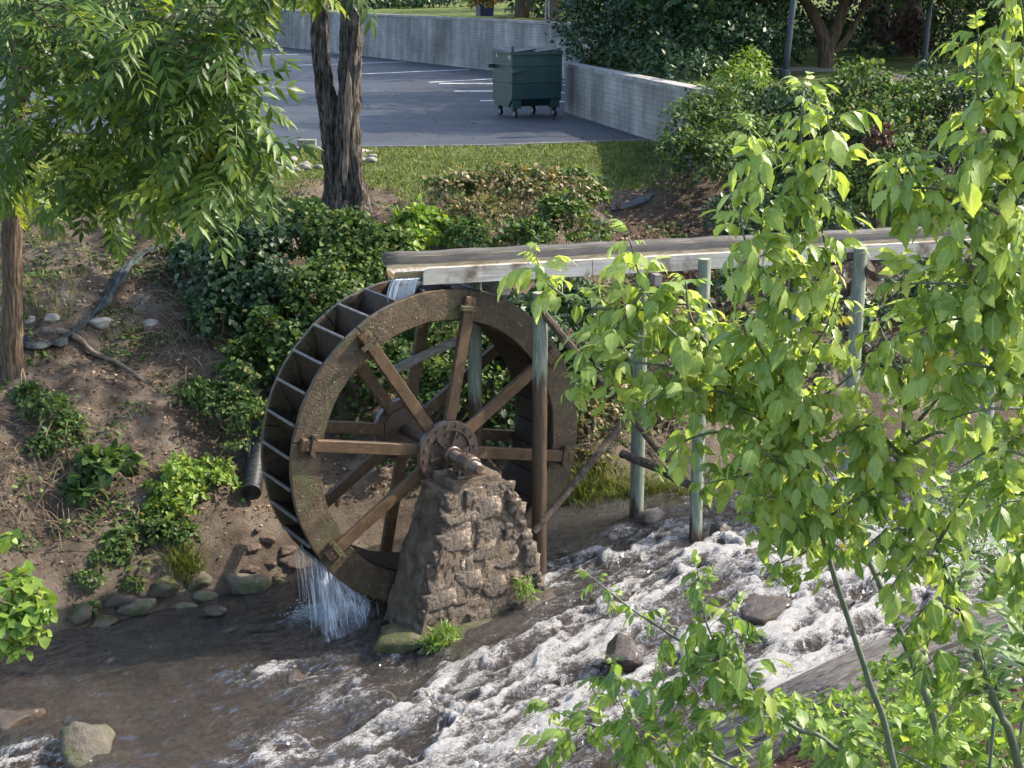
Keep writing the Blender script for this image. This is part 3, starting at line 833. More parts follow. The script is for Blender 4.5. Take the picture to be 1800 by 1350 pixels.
# hubs
def ring(m, r0, r1, y0, y1, n=40):
    V, F = [], []
    for i in range(n):
        a = 2 * math.pi * i / n
        for (r, y) in ((r0, y0), (r1, y0), (r1, y1), (r0, y1)):
            V.append((r * math.cos(a), y, HZ + r * math.sin(a)))
    for i in range(n):
        j = (i + 1) % n
        for k in range(4):
            F.append((i * 4 + k, i * 4 + (k + 1) % 4, j * 4 + (k + 1) % 4, j * 4 + k))
    return m.add(V, F)
for side in (0, 1):
    f_ = (lambda y: y) if side == 0 else (lambda y: WID - y)
    mm = MB()
    ring(mm, 0.26, 0.375, f_(-0.16), f_(-0.078))
    hub = wpart(mm, 'hub_flange', M['iron'], bevel=0.006)
    mm = MB()
    ring(mm, 0.05, 0.262, f_(-0.125), f_(-0.07))
    wpart(mm, 'hub_plate', M['iron'], hub)
    mm = MB()
    ring(mm, 0.05, 0.105, f_(-0.26), f_(-0.12))
    wpart(mm, 'hub_boss', M['iron'], hub, bevel=.01)
    for k in range(6):
        th = R(60 * k + 10)
        c = pol(0.175, th)
        mm = MB().box((c[0], f_(-0.15), c[1]), (0.16, 0.06, 0.022), Matrix.Rotation(-th, 3, 'Y'))
        wpart(mm, 'hub_rib', M['iron'], hub)
    for k in range(16):
        th = R(22.5 * k + 6)
        for rr, yy in ((0.318, -0.165),) + (((0.21, -0.132),) if k % 2 == 0 else ()):
            c = pol(rr, th)
            o = link('bolt', bolt2_me, None, hub)
            o.location = (c[0], f_(yy), c[1])
mm = MB().tube([(0, -0.80, HZ), (0, WID + 0.8, HZ)], 0.066, 20)
wpart(mm, 'shaft', M['iron'], smooth=True)
mm = MB().tube([(0, -0.805, HZ), (0, -0.83, HZ)], [0.05, 0.042], 14)
wpart(mm, 'shaft_cap', M['iron'])

# ================================================================== stone pier
pier = empty('stone_pier', (HUB[0], HUB[1], 0.0), WA, 'rough stone pier carrying the wheel shaft in the stream', 'pier')
def pier_pt(u, v, face):
    """u along the face 0..1, v height 0..1; local e, -a, z"""
    z = -0.25 + v * (1.72 + 0.25)
    t = v
    eL, eR = -0.95 + t * 0.63, 0.98 - t * 0.52
    aF, aB = 0.98 - t * 0.22, 0.09
    if face == 'front': return (eL + (eR - eL) * u, -aF, z)
    if face == 'left': return (eL, -aB + (aB - aF) * u, z)
    if face == 'right': return (eR, -aF + (aF - aB) * u, z)
    if face == 'back': return (eR + (eL - eR) * u, -aB, z)
V, F = [], []
nv = 44
segs = [('left', 28), ('front', 40), ('right', 22), ('back', 8)]
for j in range(nv + 1):
    for face, nu in segs:
        for i in range(nu):
            p = np.array(pier_pt(i / nu, j / nv, face))
            if face == 'front': p[1] += 0.005
            if face == 'right': p[0] -= 0.01
            V.append(p)
nr = sum(s for _, s in segs)
for j in range(nv):
    for i in range(nr):
        F.append((j * nr + i, j * nr + (i + 1) % nr, (j + 1) * nr + (i + 1) % nr, (j + 1) * nr + i))
V = np.array(V)
nz = (fbm(V * 3.2, 4, 21) - 0.5)
nz2 = (fbm(V * 11, 3, 24) - 0.5)
nz3 = (fbm(V * 30, 2, 26) - 0.5)
V[:, 0] += nz * 0.16 + nz2 * .07 + nz3 * .03
V[:, 1] += nz2 * 0.06 + nz3 * .03
F.append(tuple(nv * nr + i for i in range(nr)))
body = MB().add(V, F).obj('core', M['concrete'], pier, smooth=False)
def rock_mesh(name, size, seed, sub=2, amp=0.35, freq=1.6, flat=0.0, boxy=0.0):
    bm = bmesh.new()
    if boxy:
        bmesh.ops.create_cube(bm, size=2.0)
        bmesh.ops.subdivide_edges(bm, edges=list(bm.edges), cuts=sub, use_grid_fill=True)
    else:
        bmesh.ops.create_icosphere(bm, subdivisions=sub, radius=1.0)
    me = bpy.data.meshes.new(name)
    bm.to_mesh(me)
    bm.free()
    v = np.empty(len(me.vertices) * 3, np.float32)
    me.vertices.foreach_get('co', v)
    v = v.reshape(-1, 3).astype(float)
    if boxy:
        nrm = v / np.linalg.norm(v, axis=1, keepdims=True)
        v = v * boxy + nrm * (1 - boxy) * 1.15
    else:
        nrm = v.copy()
    off = np.array([seed * 3.7, seed * 1.3, seed * 2.1])
    dsp = (fbm(v * freq + off, 3, 50) - 0.5) * 2 * amp + (fbm(v * freq * 3 + off, 3, 57) - 0.5) * amp * 1.0
    # facet-like planes
    rs = np.random.default_rng(seed)
    for _ in range(11 if not boxy else 2):
        pl = rs.normal(size=3); pl /= np.linalg.norm(pl)
        h = v @ pl
        lim = 0.52 + 0.30 * rs.random()
        v = v - np.outer(np.maximum(h - lim, 0) * 0.92, pl)
    v = v + nrm * dsp[:, None]
    v *= np.array(size)
    me.vertices.foreach_set('co', v.astype(np.float32).ravel())
    me.polygons.foreach_set('use_smooth', np.ones(len(me.polygons), bool))
    me.update()
    return me
seed = 100
for face, L0, L1 in (('front', 2.0, 0.85), ('right', 0.9, 0.66)):
    rows = 12
    for r in range(rows):
        v0, v1 = 0.09 + r * 0.91 / rows, 0.09 + (r + 1) * 0.91 / rows
        vm = (v0 + v1) / 2
        wid = L0 + (L1 - L0) * vm
        u = 0.0
        while u < 0.995:
            w = random.uniform(0.15, 0.36) / wid
            if u + w > 0.9: w = 1 - u
            p = pier_pt(u + w / 2, vm, face)
            seed += 1
            sx, sz = w * wid / 2 * random.uniform(1.1, 1.45), (v1 - v0) * 1.97 / 2 * random.uniform(1.2, 1.7)
            jy = random.uniform(-.02, .04)
            me = rock_mesh('stone', (sx, 0.065, sz), seed, 5, 0.19, 2.6, boxy=0.95)
            o = link('stone', me, M['stone'], pier)
            if face == 'front':
                o.location = (p[0], p[1] + 0.060 + jy * .5, p[2])
                o.rotation_euler = (-R(6), R(random.uniform(-5, 5)), R(random.uniform(-5, 5)))
            else:
                o.location = (p[0] - 0.060 - jy * .5, p[1], p[2])
                o.rotation_euler = (0, -R(10) + R(random.uniform(-3, 3)), R(90))
            u += w
mm = MB().box((0.05, -0.44, 1.775), (0.60, 0.46, 0.125))
mm.obj('cap_slab', M['concrete'], pier, bevel=0.012)
mm = MB().box((0.06, -0.43, 1.69), (0.84, 0.62, 0.09), taper=0.93)
mm.obj('top_course', M['concrete'], pier, bevel=0.015)
# moss and footing at the water line
foot = link('footing_stone', rock_mesh('footing_stone', (0.42, 0.34, 0.20), 5, 3, .18), M['mossy'], pier)
foot.location = (-0.92, -0.72, 0.13)
foot2 = link('footing_stone', rock_mesh('footing_stone', (0.75, 0.26, 0.17), 6, 3, .2), M['mossy'], pier)
foot2.location = (-0.2, -1.0, 0.17)
foot3 = link('footing_stone', rock_mesh('footing_stone', (0.42, 0.3, 0.2), 8, 3, .2), M['wetrock'], pier)
foot3.location = (0.72, -0.90, 0.25)

# bearing on the pier cap
brg = empty('shaft_bearing', (HUB[0], HUB[1], 1.84), WA, 'rusty iron bearing holding the wheel shaft on the pier cap', 'bearing')
MB().box((0.0, -0.55, 0.02), (0.34, 0.20, 0.035)).obj('base_plate', M['iron'], brg, bevel=.004)
MB().tube([(0, -0.46, HUB[2] - 1.84), (0, -0.48, HUB[2] - 1.84), (0, -0.68, HUB[2] - 1.84), (0, -0.70, HUB[2] - 1.84)], [0.09, 0.105, 0.105, 0.09], 18).obj('housing', M['iron'], brg)
MB().box((0.0, -0.57, 0.065), (0.20, 0.16, 0.09)).obj('pedestal', M['iron'], brg, bevel=.006)
for sx in (-1, 1):
    for yy in (-0.5, -0.62):
        MB().tube([(sx * 0.13, yy, 0.03), (sx * 0.13, yy, 0.12)], 0.014, 6).obj('bolt', M['iron'], brg)
        MB().box((sx * 0.13, yy, 0.085), (0.045, 0.045, 0.03)).obj('nut', M['iron'], brg)
MB().tube([(0.0, -0.56, 0.22), (0.0, -0.56, 0.30)], 0.012, 8).obj('grease_nipple', M['iron'], brg)

# ================================================================== flume
FA = R(16.3)
FO = np.array([-0.97, 15.83, 3.87])
flume = empty('flume_trough', FO, FA, 'long pale weathered timber flume trough pouring water onto the wheel', 'flume')
cuts = [0.0, 1.95, 4.05, 6.5, 9.2, 12.0]
for i in range(5):
    x0, x1 = cuts[i] + .003, cuts[i + 1] - .003
    if i == 0:
        poly = [(x0, 0.0), (x1, 0.0), (x1, 0.185), (x0 + .07, 0.185), (x0 + .025, .165), (x0 + .006, .12)]
    else:
        poly = [(x0, 0.0), (x1, 0.0), (x1, 0.185), (x0, 0.185)]
    MB().prism(poly, 0.0, 0.045, 'y').obj('near_side_plank', M['paleplank'], flume, bevel=.004)
for i, (x0, x1) in enumerate([(-.27, 2.6), (2.606, 5.4), (5.406, 8.6), (8.606, 12)]):
    MB().prism([(x0, -0.02), (x1, -0.02), (x1, 0.22), (x0, 0.22)], 0.52, 0.565, 'y').obj('far_side_plank', M['paleplank'], flume, bevel=.004)
    MB().box(((x0 + x1) / 2, 0.302, 0.015), (x1 - x0, 0.508, 0.035)).obj('floor_board', M['greyplank'], flume)
# curved liner with a rolled far lip
prof = []
for i in range(9):
    a = R(-180 + i * 14)
    prof.append((0.30 - 0.245 * math.cos(a + math.pi) if False else 0.305 + 0.25 * math.cos(R(270 + i * 11.2)), 0.245 + 0.20 * math.sin(R(270 + i * 11.2))))
prof = [(0.055, 0.150), (0.08, 0.085), (0.14, 0.055)] + prof[1:]
V, F = [], []
for i in range(41):
    x = -0.30 + i * 12.3 / 40
    for (yy, zq) in prof: V.append((x, min(yy, .487), zq))
k = len(prof)
for i in range(40):
    for j in range(k - 1): F.append((i * k + j, i * k + j + 1, (i + 1) * k + j + 1, (i + 1) * k + j))
MB().add(V, F).obj('liner', M['algae'], flume, smooth=True)
V, F = [], []
prof = [(0.532, 0.150), (0.536, 0.235), (0.556, 0.275), (0.598, 0.285), (0.618, 0.26), (0.618, 0.20), (0.60, 0.19)]
k = len(prof)
for i in range(61):
    x = -0.33 + i * 12.4 / 60
    dz = 0.006 * math.sin(i * 1.7)
    for (yy, zq) in prof: V.append((x, yy - .05, zq + dz))
for i in range(60):
    for j in range(k - 1): F.append((i * k + j, i * k + j + 1, (i + 1) * k + j + 1, (i + 1) * k + j))
F.append(tuple(range(k)))
MB().add(V, F).obj('rolled_far_lip', M['liner'], flume, smooth=True)
for x in (0.9, 2.7, 4.6, 6.6, 8.8, 11):
    MB().box((x, 0.30, -0.07), (0.09, 0.86, 0.13)).obj('cross_bearer', M['greyplank'], flume, bevel=.006)
MB().box((3.9, -0.022, 0.09), (0.16, 0.04, 0.2)).obj('joint_cleat', M['paleplank'], flume, bevel=.004)
V, F = [], []
for i in range(30):
    x = -0.28 + i * 12.3 / 29
    V += [(x, 0.075, 0.105), (x, 0.47, 0.105)]
for i in range(29): F.append((2 * i, 2 * i + 1, 2 * i + 3, 2 * i + 2))
fw = link('flume_water', mesh_from('flume_water', V, F, True, {'foam': np.full(60, 0.12)}), M['water'], flume)

# water sheet from the flume lip onto the buckets
def strands(name, label, starts, ends_z, v0, mat, rad=0.008, n=9, sag=None):
    m = MB()
    for i, (s, ze) in enumerate(zip(starts, ends_z)):
        H_ = s[2] - ze
        T = math.sqrt(2 * H_ / 9.8)
        vx = v0 * np.array([random.uniform(.8, 1.15), random.uniform(.85, 1.1), 1])
        pts = [(s[0] + vx[0] * T * t, s[1] + vx[1] * T * t, s[2] - 4.9 * (T * t) ** 2) for t in np.linspace(0, 1, n)]
        r = rad * random.uniform(0.5, 1.6)
        m.tube(pts, [r * random.uniform(.6, 1.4) for _ in range(n)], 5, seed=i)
    o = m.obj(name, mat, None, smooth=True)
    return tag(o, label, 'falling water', kind='stuff')
ef = np.array([math.cos(FA), math.sin(FA), 0])
nf = np.array([-math.sin(FA), math.cos(FA), 0])
st, ez = [], []
for i in range(150):
    w = random.uniform(-.28, .0)
    st.append(FO + ef * w + nf * random.uniform(.04, .16) + np.array([0, 0, 0.07]))
    ez.append(3.87 - random.uniform(0.22, 0.42))
strands('falling_water', 'bright strands of water falling from the flume lip onto the wheel', st, ez, -ef * 0.45 - nf * 0.06, M['spray'], 0.004)
ew = np.array([math.cos(WA), math.sin(WA), 0]); nw = np.array([-math.sin(WA), math.cos(WA), 0])
st, ez = [], []
for i in range(90):
    a = R(min(262, 207 + abs(random.gauss(0, 24))))
    rr = RO - 0.02
    dep = random.choice([.06, .2, .3, .45, .6, .75]) + random.gauss(0, .06)
    p = HUB + ew * rr * math.cos(a) + nw * np.clip(dep, .03, WID - .03) + np.array([0, 0, rr * math.sin(a)])
    if p[2] < 0.12 or vnoise(np.array([[a * 9, dep * 5, 0]]), 3)[0] < .42: continue
    p[2] *= random.uniform(.45, 1)
    st.append(p); ez.append(max(0.0, p[2] - random.uniform(.15, .6)))
strands('wheel_spill', 'thin curtain of water spilling from the bottom left of the wheel', st, ez, np.array([0.16, -0.22, 0]), M['veil'], 0.0024, 5)
def veil_mat():
    m, nt, b, out = new_mat('streaky_water_veil')
    b.inputs['Base Color'].default_value = (0.62, 0.67, 0.74, 1)
    b.inputs['Roughness'].default_value = 0.15
    t = N(nt, 'BsdfTransparent')
    uv = N(nt, 'CombineXYZ')
    nt.links.new(mathn(nt, 'MULTIPLY', attr(nt, 'across'), 46.0), uv.inputs['X'])
    nt.links.new(mathn(nt, 'MULTIPLY', attr(nt, 'down'), 2.6), uv.inputs['Y'])
    n_ = noise(nt, uv.outputs[0], 1.0, 6, 0.65, 0.5)
    uv2 = N(nt, 'CombineXYZ')
    nt.links.new(mathn(nt, 'MULTIPLY', attr(nt, 'across'), 9.0), uv2.inputs['X'])
    nt.links.new(mathn(nt, 'MULTIPLY', attr(nt, 'down'), 3.0), uv2.inputs['Y'])
    n_ = mathn(nt, 'ADD', mathn(nt, 'MULTIPLY', n_, .6), mathn(nt, 'MULTIPLY', noise(nt, uv2.outputs[0], 1.0, 5, .6, .4), .4))
    f_ = ramp(nt, n_, [(0.44, (0, 0, 0)), (0.55, (.25, .25, .25)), (0.70, (.8, .8, .8))])
    mx = N(nt, 'MixShader')
    nt.links.new(f_, mx.inputs[0])
    nt.links.new(t.outputs[0], mx.inputs[1])
    nt.links.new(b.outputs[0], mx.inputs[2])
    nt.links.new(mx.outputs[0], out.inputs['Surface'])
    return m
M['sheet'] = veil_mat()
def veil(name, label, tops, ends, throw, rows=12):
    V, F, ac, dw = [], [], [], []
    n = len(tops)
    L = 0.0
    for i, (p, ze) in enumerate(zip(tops, ends)):
        if i: L += np.linalg.norm(np.array(p) - np.array(tops[i - 1]))
        for j in range(rows + 1):
            t = j / rows
            H_ = p[2] - ze
            k = math.sqrt(t)
            V.append(np.array(p) + throw * k * math.sqrt(max(H_, .01)) + np.array([.012 * math.sin(i * .9 + j), .012 * math.cos(i * 1.3), -H_ * t]))
            ac.append(L + .02 * math.sin(j * 1.1 + i)); dw.append(H_ * t)
    r = rows + 1
    for i in range(n - 1):
        for j in range(rows): F.append((i * r + j, (i + 1) * r + j, (i + 1) * r + j + 1, i * r + j + 1))
    o = link(name, mesh_from(name, np.array(V), np.array(F), True, {'across': ac, 'down': dw}), M['sheet'])
    return tag(o, label, 'falling water', kind='stuff')
for q_, dep in enumerate((.05, .22, .42, .62, .80)):
    tops = [HUB + ew * (RO - .01) * math.cos(R(a)) + nw * dep + np.array([0, 0, (RO - .01) * math.sin(R(a))]) for a in np.linspace(211 + q_ * 2, 238, 26)]
    veil('water_veil', ['nearest', 'second', 'middle', 'fourth', 'farthest'][q_] + ' thin veil of water dripping off the bottom left of the wheel', tops, [min(.06, p[2] - .02) for p in tops], np.array([.10, -.16, 0]))
tops = [FO + ef * w_ + nf * (.055 + .02 * math.sin(w_ * 40)) + np.array([0, 0, .075]) for w_ in np.linspace(-.27, .0, 22)]
veil('water_sheet', 'streaky sheet of water pouring from the flume mouth into the top buckets', tops, [3.87 - .34] * 22, -ef * .16 - nf * .03)
tops = [FO + ef * w_ + nf * (.12 + .02 * math.sin(w_ * 33)) + np.array([0, 0, .06]) for w_ in np.linspace(-.27, .02, 22)]
veil('water_sheet', 'inner sheet of water right behind the streaky one at the flume mouth', tops, [3.87 - .34] * 22, -ef * .13)
# splash foam where the spill lands
m = MB()
c0 = P(572, 1074, z=0.09)
for i in range(1800):
    a, r = random.uniform(0, 6.28), abs(random.gauss(0, 0.13))
    q = c0 + np.array([r * math.cos(a) * 1.5, r * math.sin(a) * .8, max(0, .12 - r * .4) * random.random() ** 2])
    k = random.uniform(.003, .011)
    me = rng.normal(size=(6, 3)) * .25 + np.array([(1, 0, 0), (-1, 0, 0), (0, 1, 0), (0, -1, 0), (0, 0, .8), (0, 0, -.8)])
    m.add(q + me * k, [(0, 2, 4), (2, 1, 4), (1, 3, 4), (3, 0, 4), (2, 0, 5), (1, 2, 5), (3, 1, 5), (0, 3, 5)])
tag(m.obj('splash_foam', M['foamwhite'], None, True), 'white churned foam where the wheel spill hits the pool', 'foam', kind='stuff')
# flying drops round the wheel
m = MB()
for i in range(300):
    a, rr = random.uniform(0, 6.28), random.uniform(0.3, 1.9)
    p = HUB + ew * rr * math.cos(a) + nw * random.uniform(-.16, WID) + np.array([0, 0, rr * math.sin(a)])
    if i % 2: p = HUB + ew * (RI + random.uniform(0, .34)) * math.cos(a) - nw * 0.004 + np.array([0, 0, (RI + random.uniform(0, .33)) * math.sin(a)])
    r = random.uniform(.002, .005)
    m.add([p + (r, 0, 0), p + (-r, 0, 0), p + (0, r, 0), p + (0, -r, 0), p + (0, 0, r * 1.4), p + (0, 0, -r * 1.6)], [(0, 2, 4), (2, 1, 4), (1, 3, 4), (3, 0, 4), (2, 0, 5), (1, 2, 5), (3, 1, 5), (0, 3, 5)])
tag(m.obj('water_drops', M['foamwhite'], None, True), 'tiny bright drops of water flying off the wheel', 'water drops', kind='stuff')

# ================================================================== posts and braces
def post(top, bot, r, wet, label):
    top, bot = np.array(top, float), np.array(bot, float)
    n, seg = 14, 16
    V, F = [], []
    rr = random.Random(int(abs(top[0]) * 1000))
    wob = [1 + 0.08 * (rr.random() - .5) for _ in range(n)]
    L = np.linalg.norm(top - bot)
    for i in range(seg + 1):
        c = (top - bot) * i / seg
        for k in range(n):
            a = 2 * math.pi * k / n
            q = r * wob[k] * (1.06 - 0.1 * i / seg) * (1 + .03 * (rr.random() - .5))
            V.append((c[0] + q * math.cos(a), c[1] + q * math.sin(a), c[2]))
    for i in range(seg):
        for k in range(n): F.append((i * n + k, i * n + (k + 1) % n, (i + 1) * n + (k + 1) % n, (i + 1) * n + k))
    me = mesh_from('shaft', V, F, True, {'wetline': np.full(len(V), wet - bot[2])})
    root = empty('flume_post', bot, 0, label, 'post', 'posts carrying the flume')
    link('post_shaft', me, M['post'], root)
    MB().add([V[seg * n + k] for k in range(n)], [tuple(range(n))]).obj('sawn_top', M['postend'], root)
    return root
def fpt(s, y, z): return FO + ef * s + nf * y + np.array([0, 0, z - FO[2]])
def s_at(px, yoff, z):
    best = min(np.arange(-1, 13, .01), key=lambda s: abs(proj(fpt(s, yoff, z))[0] - px))
    return best
def flpost(pxt, off, ztop, wet, label, pxb=None, zb=-0.3, r=0.085):
    s = s_at(pxt, off, ztop)
    t = fpt(s, off, ztop)
    b_ = t.copy(); b_[2] = zb
    return post(t, b_, r, wet, label)
flpost(950, -0.12, 3.74, 2.3, 'green flume post in front of the wheel rim, wet brown below')
flpost(1239, -0.12, 4.02, .35, 'green flume post with flat sawn top standing in white rapids', r=.075)
flpost(1513, -0.12, 4.05, .4, 'green flume post with charred braces, half hidden by sapling leaves', r=.085)
flpost(1760, -0.12, 4.05, .4, 'green flume post farthest upstream, behind the sapling foliage', r=.085)
flpost(833, 0.76, 3.85, 1.9, 'green flume post seen through the spokes behind the wheel', r=.085)
flpost(1130, 0.76, 3.85, .35, 'grey green flume post on the bank edge behind the braces', r=.085)
flpost(1400, 0.76, 3.85, 0.95, 'shaded flume post behind the trough, hidden among leaves', r=.085)
def log(pts, r, label, mat='brace', name='wooden_brace', n=9):
    pts = smooth_path(pts, 8)
    base = pts[0]
    m = MB().tube([p - base for p in pts], [r * 1.22 * (0.9 + 0.2 * random.random()) for _ in pts], n, wob=.18, seed=int(r * 1e4) + len(label))
    o = m.obj(name, M[mat], None, smooth=False)
    o.location = base
    return tag(o, label, 'brace', 'dark log braces of the flume trestle')
def FB(px, py, off):
    # point on the vertical plane parallel to the flume at offset off
    d_ = ray(px, py)
    nrm = nf
    t = (np.dot(fpt(0, off, 0) - np.array([0, 0, CAM_H]), nrm)) / np.dot(d_, nrm)
    return np.array([0, 0, CAM_H]) + d_ * t
log([FB(938, 528, -.22), FB(1000, 605, -.2), FB(1060, 672, .1)], .038, 'dark log brace running down from the front post top')
log([FB(938, 935, -.22), FB(1050, 800, .0), FB(1142, 682, .55)], .036, 'long dark log brace rising from the front post foot')
log([FB(1092, 797, .55), FB(1160, 826, .2), FB(1240, 868, -.2)], .045, 'grey log brace low above the water between two posts')
log([FB(1112, 735, .5), FB(1150, 785, .5), FB(1180, 815, .45)], .03, 'short charred brace stub behind the bank post')
log([FB(1252, 528, -.18), FB(1215, 590, .1), FB(1180, 650, .4)], .045, 'charred brace crossing the rapids post below its top')
log([FB(1262, 556, .2), FB(1240, 540, .05)], .03, 'short brace end poking past the rapids post')
log([FB(1530, 470, -.2), FB(1500, 500, .0), FB(1470, 535, .3)], .05, 'charred diagonal brace on the upstream post')
log([FB(1540, 488, .1), FB(1505, 452, -.05), FB(1450, 462, .3)], .05, 'blackened crossbeam stub under the trough upstream')
log([FB(690, 652, .80), FB(760, 618, .80), FB(835, 585, .80)], .045, 'pale slanting brace seen between the wheel spokes', 'greyplank')

# ================================================================== foliage helpers
T_OVAL = (np.array([(0, 0, 0), (.30, .38, .07), (0, .5, -.02), (-.30, .38, .07), (0, 1, -.10)], float), np.array([(0, 1, 2), (1, 4, 2), (0, 2, 3), (3, 2, 4)]))
T_WIDE = (np.array([(0, 0, 0), (.46, .30, .08), (0, .5, -.02), (-.46, .30, .08), (0, 1, -.12), (.3, .72, .02), (-.3, .72, .02)], float), np.array([(0, 1, 2), (1, 5, 2), (5, 4, 2), (0, 2, 3), (3, 2, 6), (6, 2, 4)]))
T_NARROW = (np.array([(0, 0, 0), (.10, .4, .03), (0, .5, -.01), (-.10, .4, .03), (0, 1, -.12)], float), T_OVAL[1])
T_PALM = (np.array([(0, 0, 0), (.55, .12, .02), (.22, .38, .04), (.5, .72, -.04), (.12, .62, .03), (0, 1.0, -.10), (-.12, .62, .03), (-.5, .72, -.04), (-.22, .38, .04), (-.55, .12, .02), (0, .4, 0)], float),
          np.array([(0, 1, 10), (1, 2, 10), (2, 3, 10), (3, 4, 10), (4, 5, 10), (5, 6, 10), (6, 7, 10), (7, 8, 10), (8, 9, 10), (9, 0, 10)]))
def unit(v): return v / np.maximum(np.linalg.norm(v, axis=-1, keepdims=True), 1e-9)
def scatter(pos, dirs, nrms, size, tmpl):
    TV, TF = tmpl
    y = unit(dirs)
    x = unit(np.cross(y, nrms))
    z = np.cross(x, y)
    B = np.stack([x, y, z], 1)                       # n,3,3
    V = pos[:, None, :] + np.einsum('kc,nci->nki', TV, B) * size[:, None, None]
    n, k = len(pos), len(TV)
    F = TF[None] + (np.arange(n) * k)[:, None, None]
    tint = np.repeat(rng.random(n), k)
    return V.reshape(-1, 3), F.reshape(-1, 3), tint
def lump_points(lumps, n, shell=0.55):
    vol = np.array([l[3] * l[4] + l[4] * l[5] + l[3] * l[5] for l in lumps])
    cnt = np.maximum(1, (n * vol / vol.sum()).astype(int))
    P_, N_ = [], []
    for l, c in zip(lumps, cnt):
        d_ = unit(rng.normal(size=(c, 3)))
        d_[:, 2] = np.where(d_[:, 2] < -0.45, -d_[:, 2], d_[:, 2])
        bumpy = 0.45 + 1.15 * fbm(d_ * 2.6 + np.array(l[:3]) * 3, 3, 14) + .25 * (rng.random(c) > .93) * rng.random(c)
        r = (shell + (1 - shell) * rng.random(c) ** 0.6) * bumpy
        P_.append(np.array(l[:3]) + d_ * r[:, None] * np.array(l[3:6]))
        N_.append(unit(d_ / np.array(l[3:6])))
    return np.concatenate(P_), np.concatenate(N_)
def fol_obj(name, lumps, n, size, mat, parent, tmpl=T_OVAL, shell=0.55, droop=0.5, base=(0, 0, 0), keep=None, holes=True):
    p, nr = lump_points(lumps, n, shell)
    if keep is not None:
        k = keep(p)
        p, nr = p[k], nr[k]
    if holes:
        k = fbm(p * 3.0 / max(size / .1, 1), 2, 33) + .12 * rng.random(len(p)) > .46
        p, nr = p[k], nr[k]
    n = len(p)
    dirs = unit(nr * 0.6 + rng.normal(size=(n, 3)) * 0.6 + np.array([0, 0, -droop]))
    nn = unit(nr * 0.8 + np.array([0, 0, 0.7]) + rng.normal(size=(n, 3)) * 0.45)
    s = size * (0.45 + 0.95 * rng.random(n))
    V, F, t = scatter(p - np.array(base), dirs, nn, s, tmpl)
    o = link(name, mesh_from(name, V, F, False, {'tint': t}), M[mat], parent)
    return o
def lumps_px(items):
    """(px, py, y, rx, ry, rz) -> lumps centred at that pixel at depth y"""
    return [(*P(a, b, y=y), rx, ry, rz) for (a, b, y, rx, ry, rz) in items]
def bush(label, lumps, n, size, mat='ivy', cat='shrub', name='shrub', tmpl=T_OVAL, shell=0.5, droop=0.5, group=None, stems=7, smat='twig', above=True, holes=True):
    c = np.mean([l[:2] for l in lumps], 0)
    zb = float(g(c[0], c[1])) if c[1] < 31 and above else min(l[2] - l[5] for l in lumps)
    base = np.array([c[0], c[1], zb])
    root = empty(name, base, 0, label, cat, group)
    keep = (lambda p: p[:, 2] > np.where(p[:, 1] < 31, g(p[:, 0], p[:, 1], False) - 0.05, -9)) if above else None
    fol_obj('foliage', lumps, n, size, mat, root, tmpl, shell, droop, base, keep, holes)
    m = MB()
    for k in range(stems):
        l = lumps[k % len(lumps)]
        e = np.array(l[:3]) + unit(rng.normal(size=3)) * np.array(l[3:6]) * 0.75
        e[2] = max(e[2], base[2] + 0.1)
        s = np.array([l[0] + random.uniform(-.1, .1), l[1] + random.uniform(-.1, .1), 0])
        s[2] = (float(g(s[0], s[1])) if s[1] < 31 and above else l[2] - l[5]) - .05
        mid = (s + e) / 2 + rng.normal(size=3) * 0.12
        q = smooth_path([s, mid, e], 4)
        m.tube([x - base for x in q], np.linspace(.016, .004, len(q)).tolist(), 5)
    if stems: tag(m.obj('stems', M[smat], root, True), kind='stuff')
    return root

# ================================================================== dumpster
dc = P(926, 205, z=LOTZ)
dump = empty('dumpster', (dc[0], dc[1] + .35, LOTZ), R(24), 'dark green steel dumpster on casters with black lids', 'dumpster')
DW, DD, DH = 1.26, 1.10, 1.30
m = MB()
z0_, z1_ = 0.24, 1.46
poly = [(-DD / 2, 0.42), (-DD / 2 + 0.20, 0.24), (DD / 2 - 0.12, 0.24), (DD / 2, 0.42), (DD / 2 + .03, z1_), (-DD / 2, z1_)]
n = len(poly)
V = [(-DW / 2, a, b) for a, b in poly] + [(DW / 2, a, b) for a, b in poly]
m.add(V, [tuple(range(n - 1, -1, -1)), tuple(range(n, 2 * n))] + [(k, (k + 1) % n, n + (k + 1) % n, n + k) for k in range(n)])
m.obj('body', M['dumpster'], dump, bevel=.006)
for zc in (0.80, 1.18):
    MB().box((0, -DD / 2 - .012, zc), (DW - .03, .03, .035)).obj('rib', M['dumpster'], dump, bevel=.004)
    MB().box((-DW / 2 - .012, 0, zc), (.03, DD - .03, .035)).obj('rib', M['dumpster'], dump, bevel=.004)
MB().box((0, -DD / 2 - .02, z1_ - .02), (DW + .06, .05, .06)).obj('rim_rail', M['dumpster'], dump, bevel=.004)
MB().box((-DW / 2 - .015, 0, z1_ - .005), (.04, DD + .02, .06)).obj('rim_rail', M['dumpster'], dump, bevel=.004)
MB().box((DW / 2 + .015, 0, z1_ - .005), (.04, DD + .02, .06)).obj('rim_rail', M['dumpster'], dump, bevel=.004)
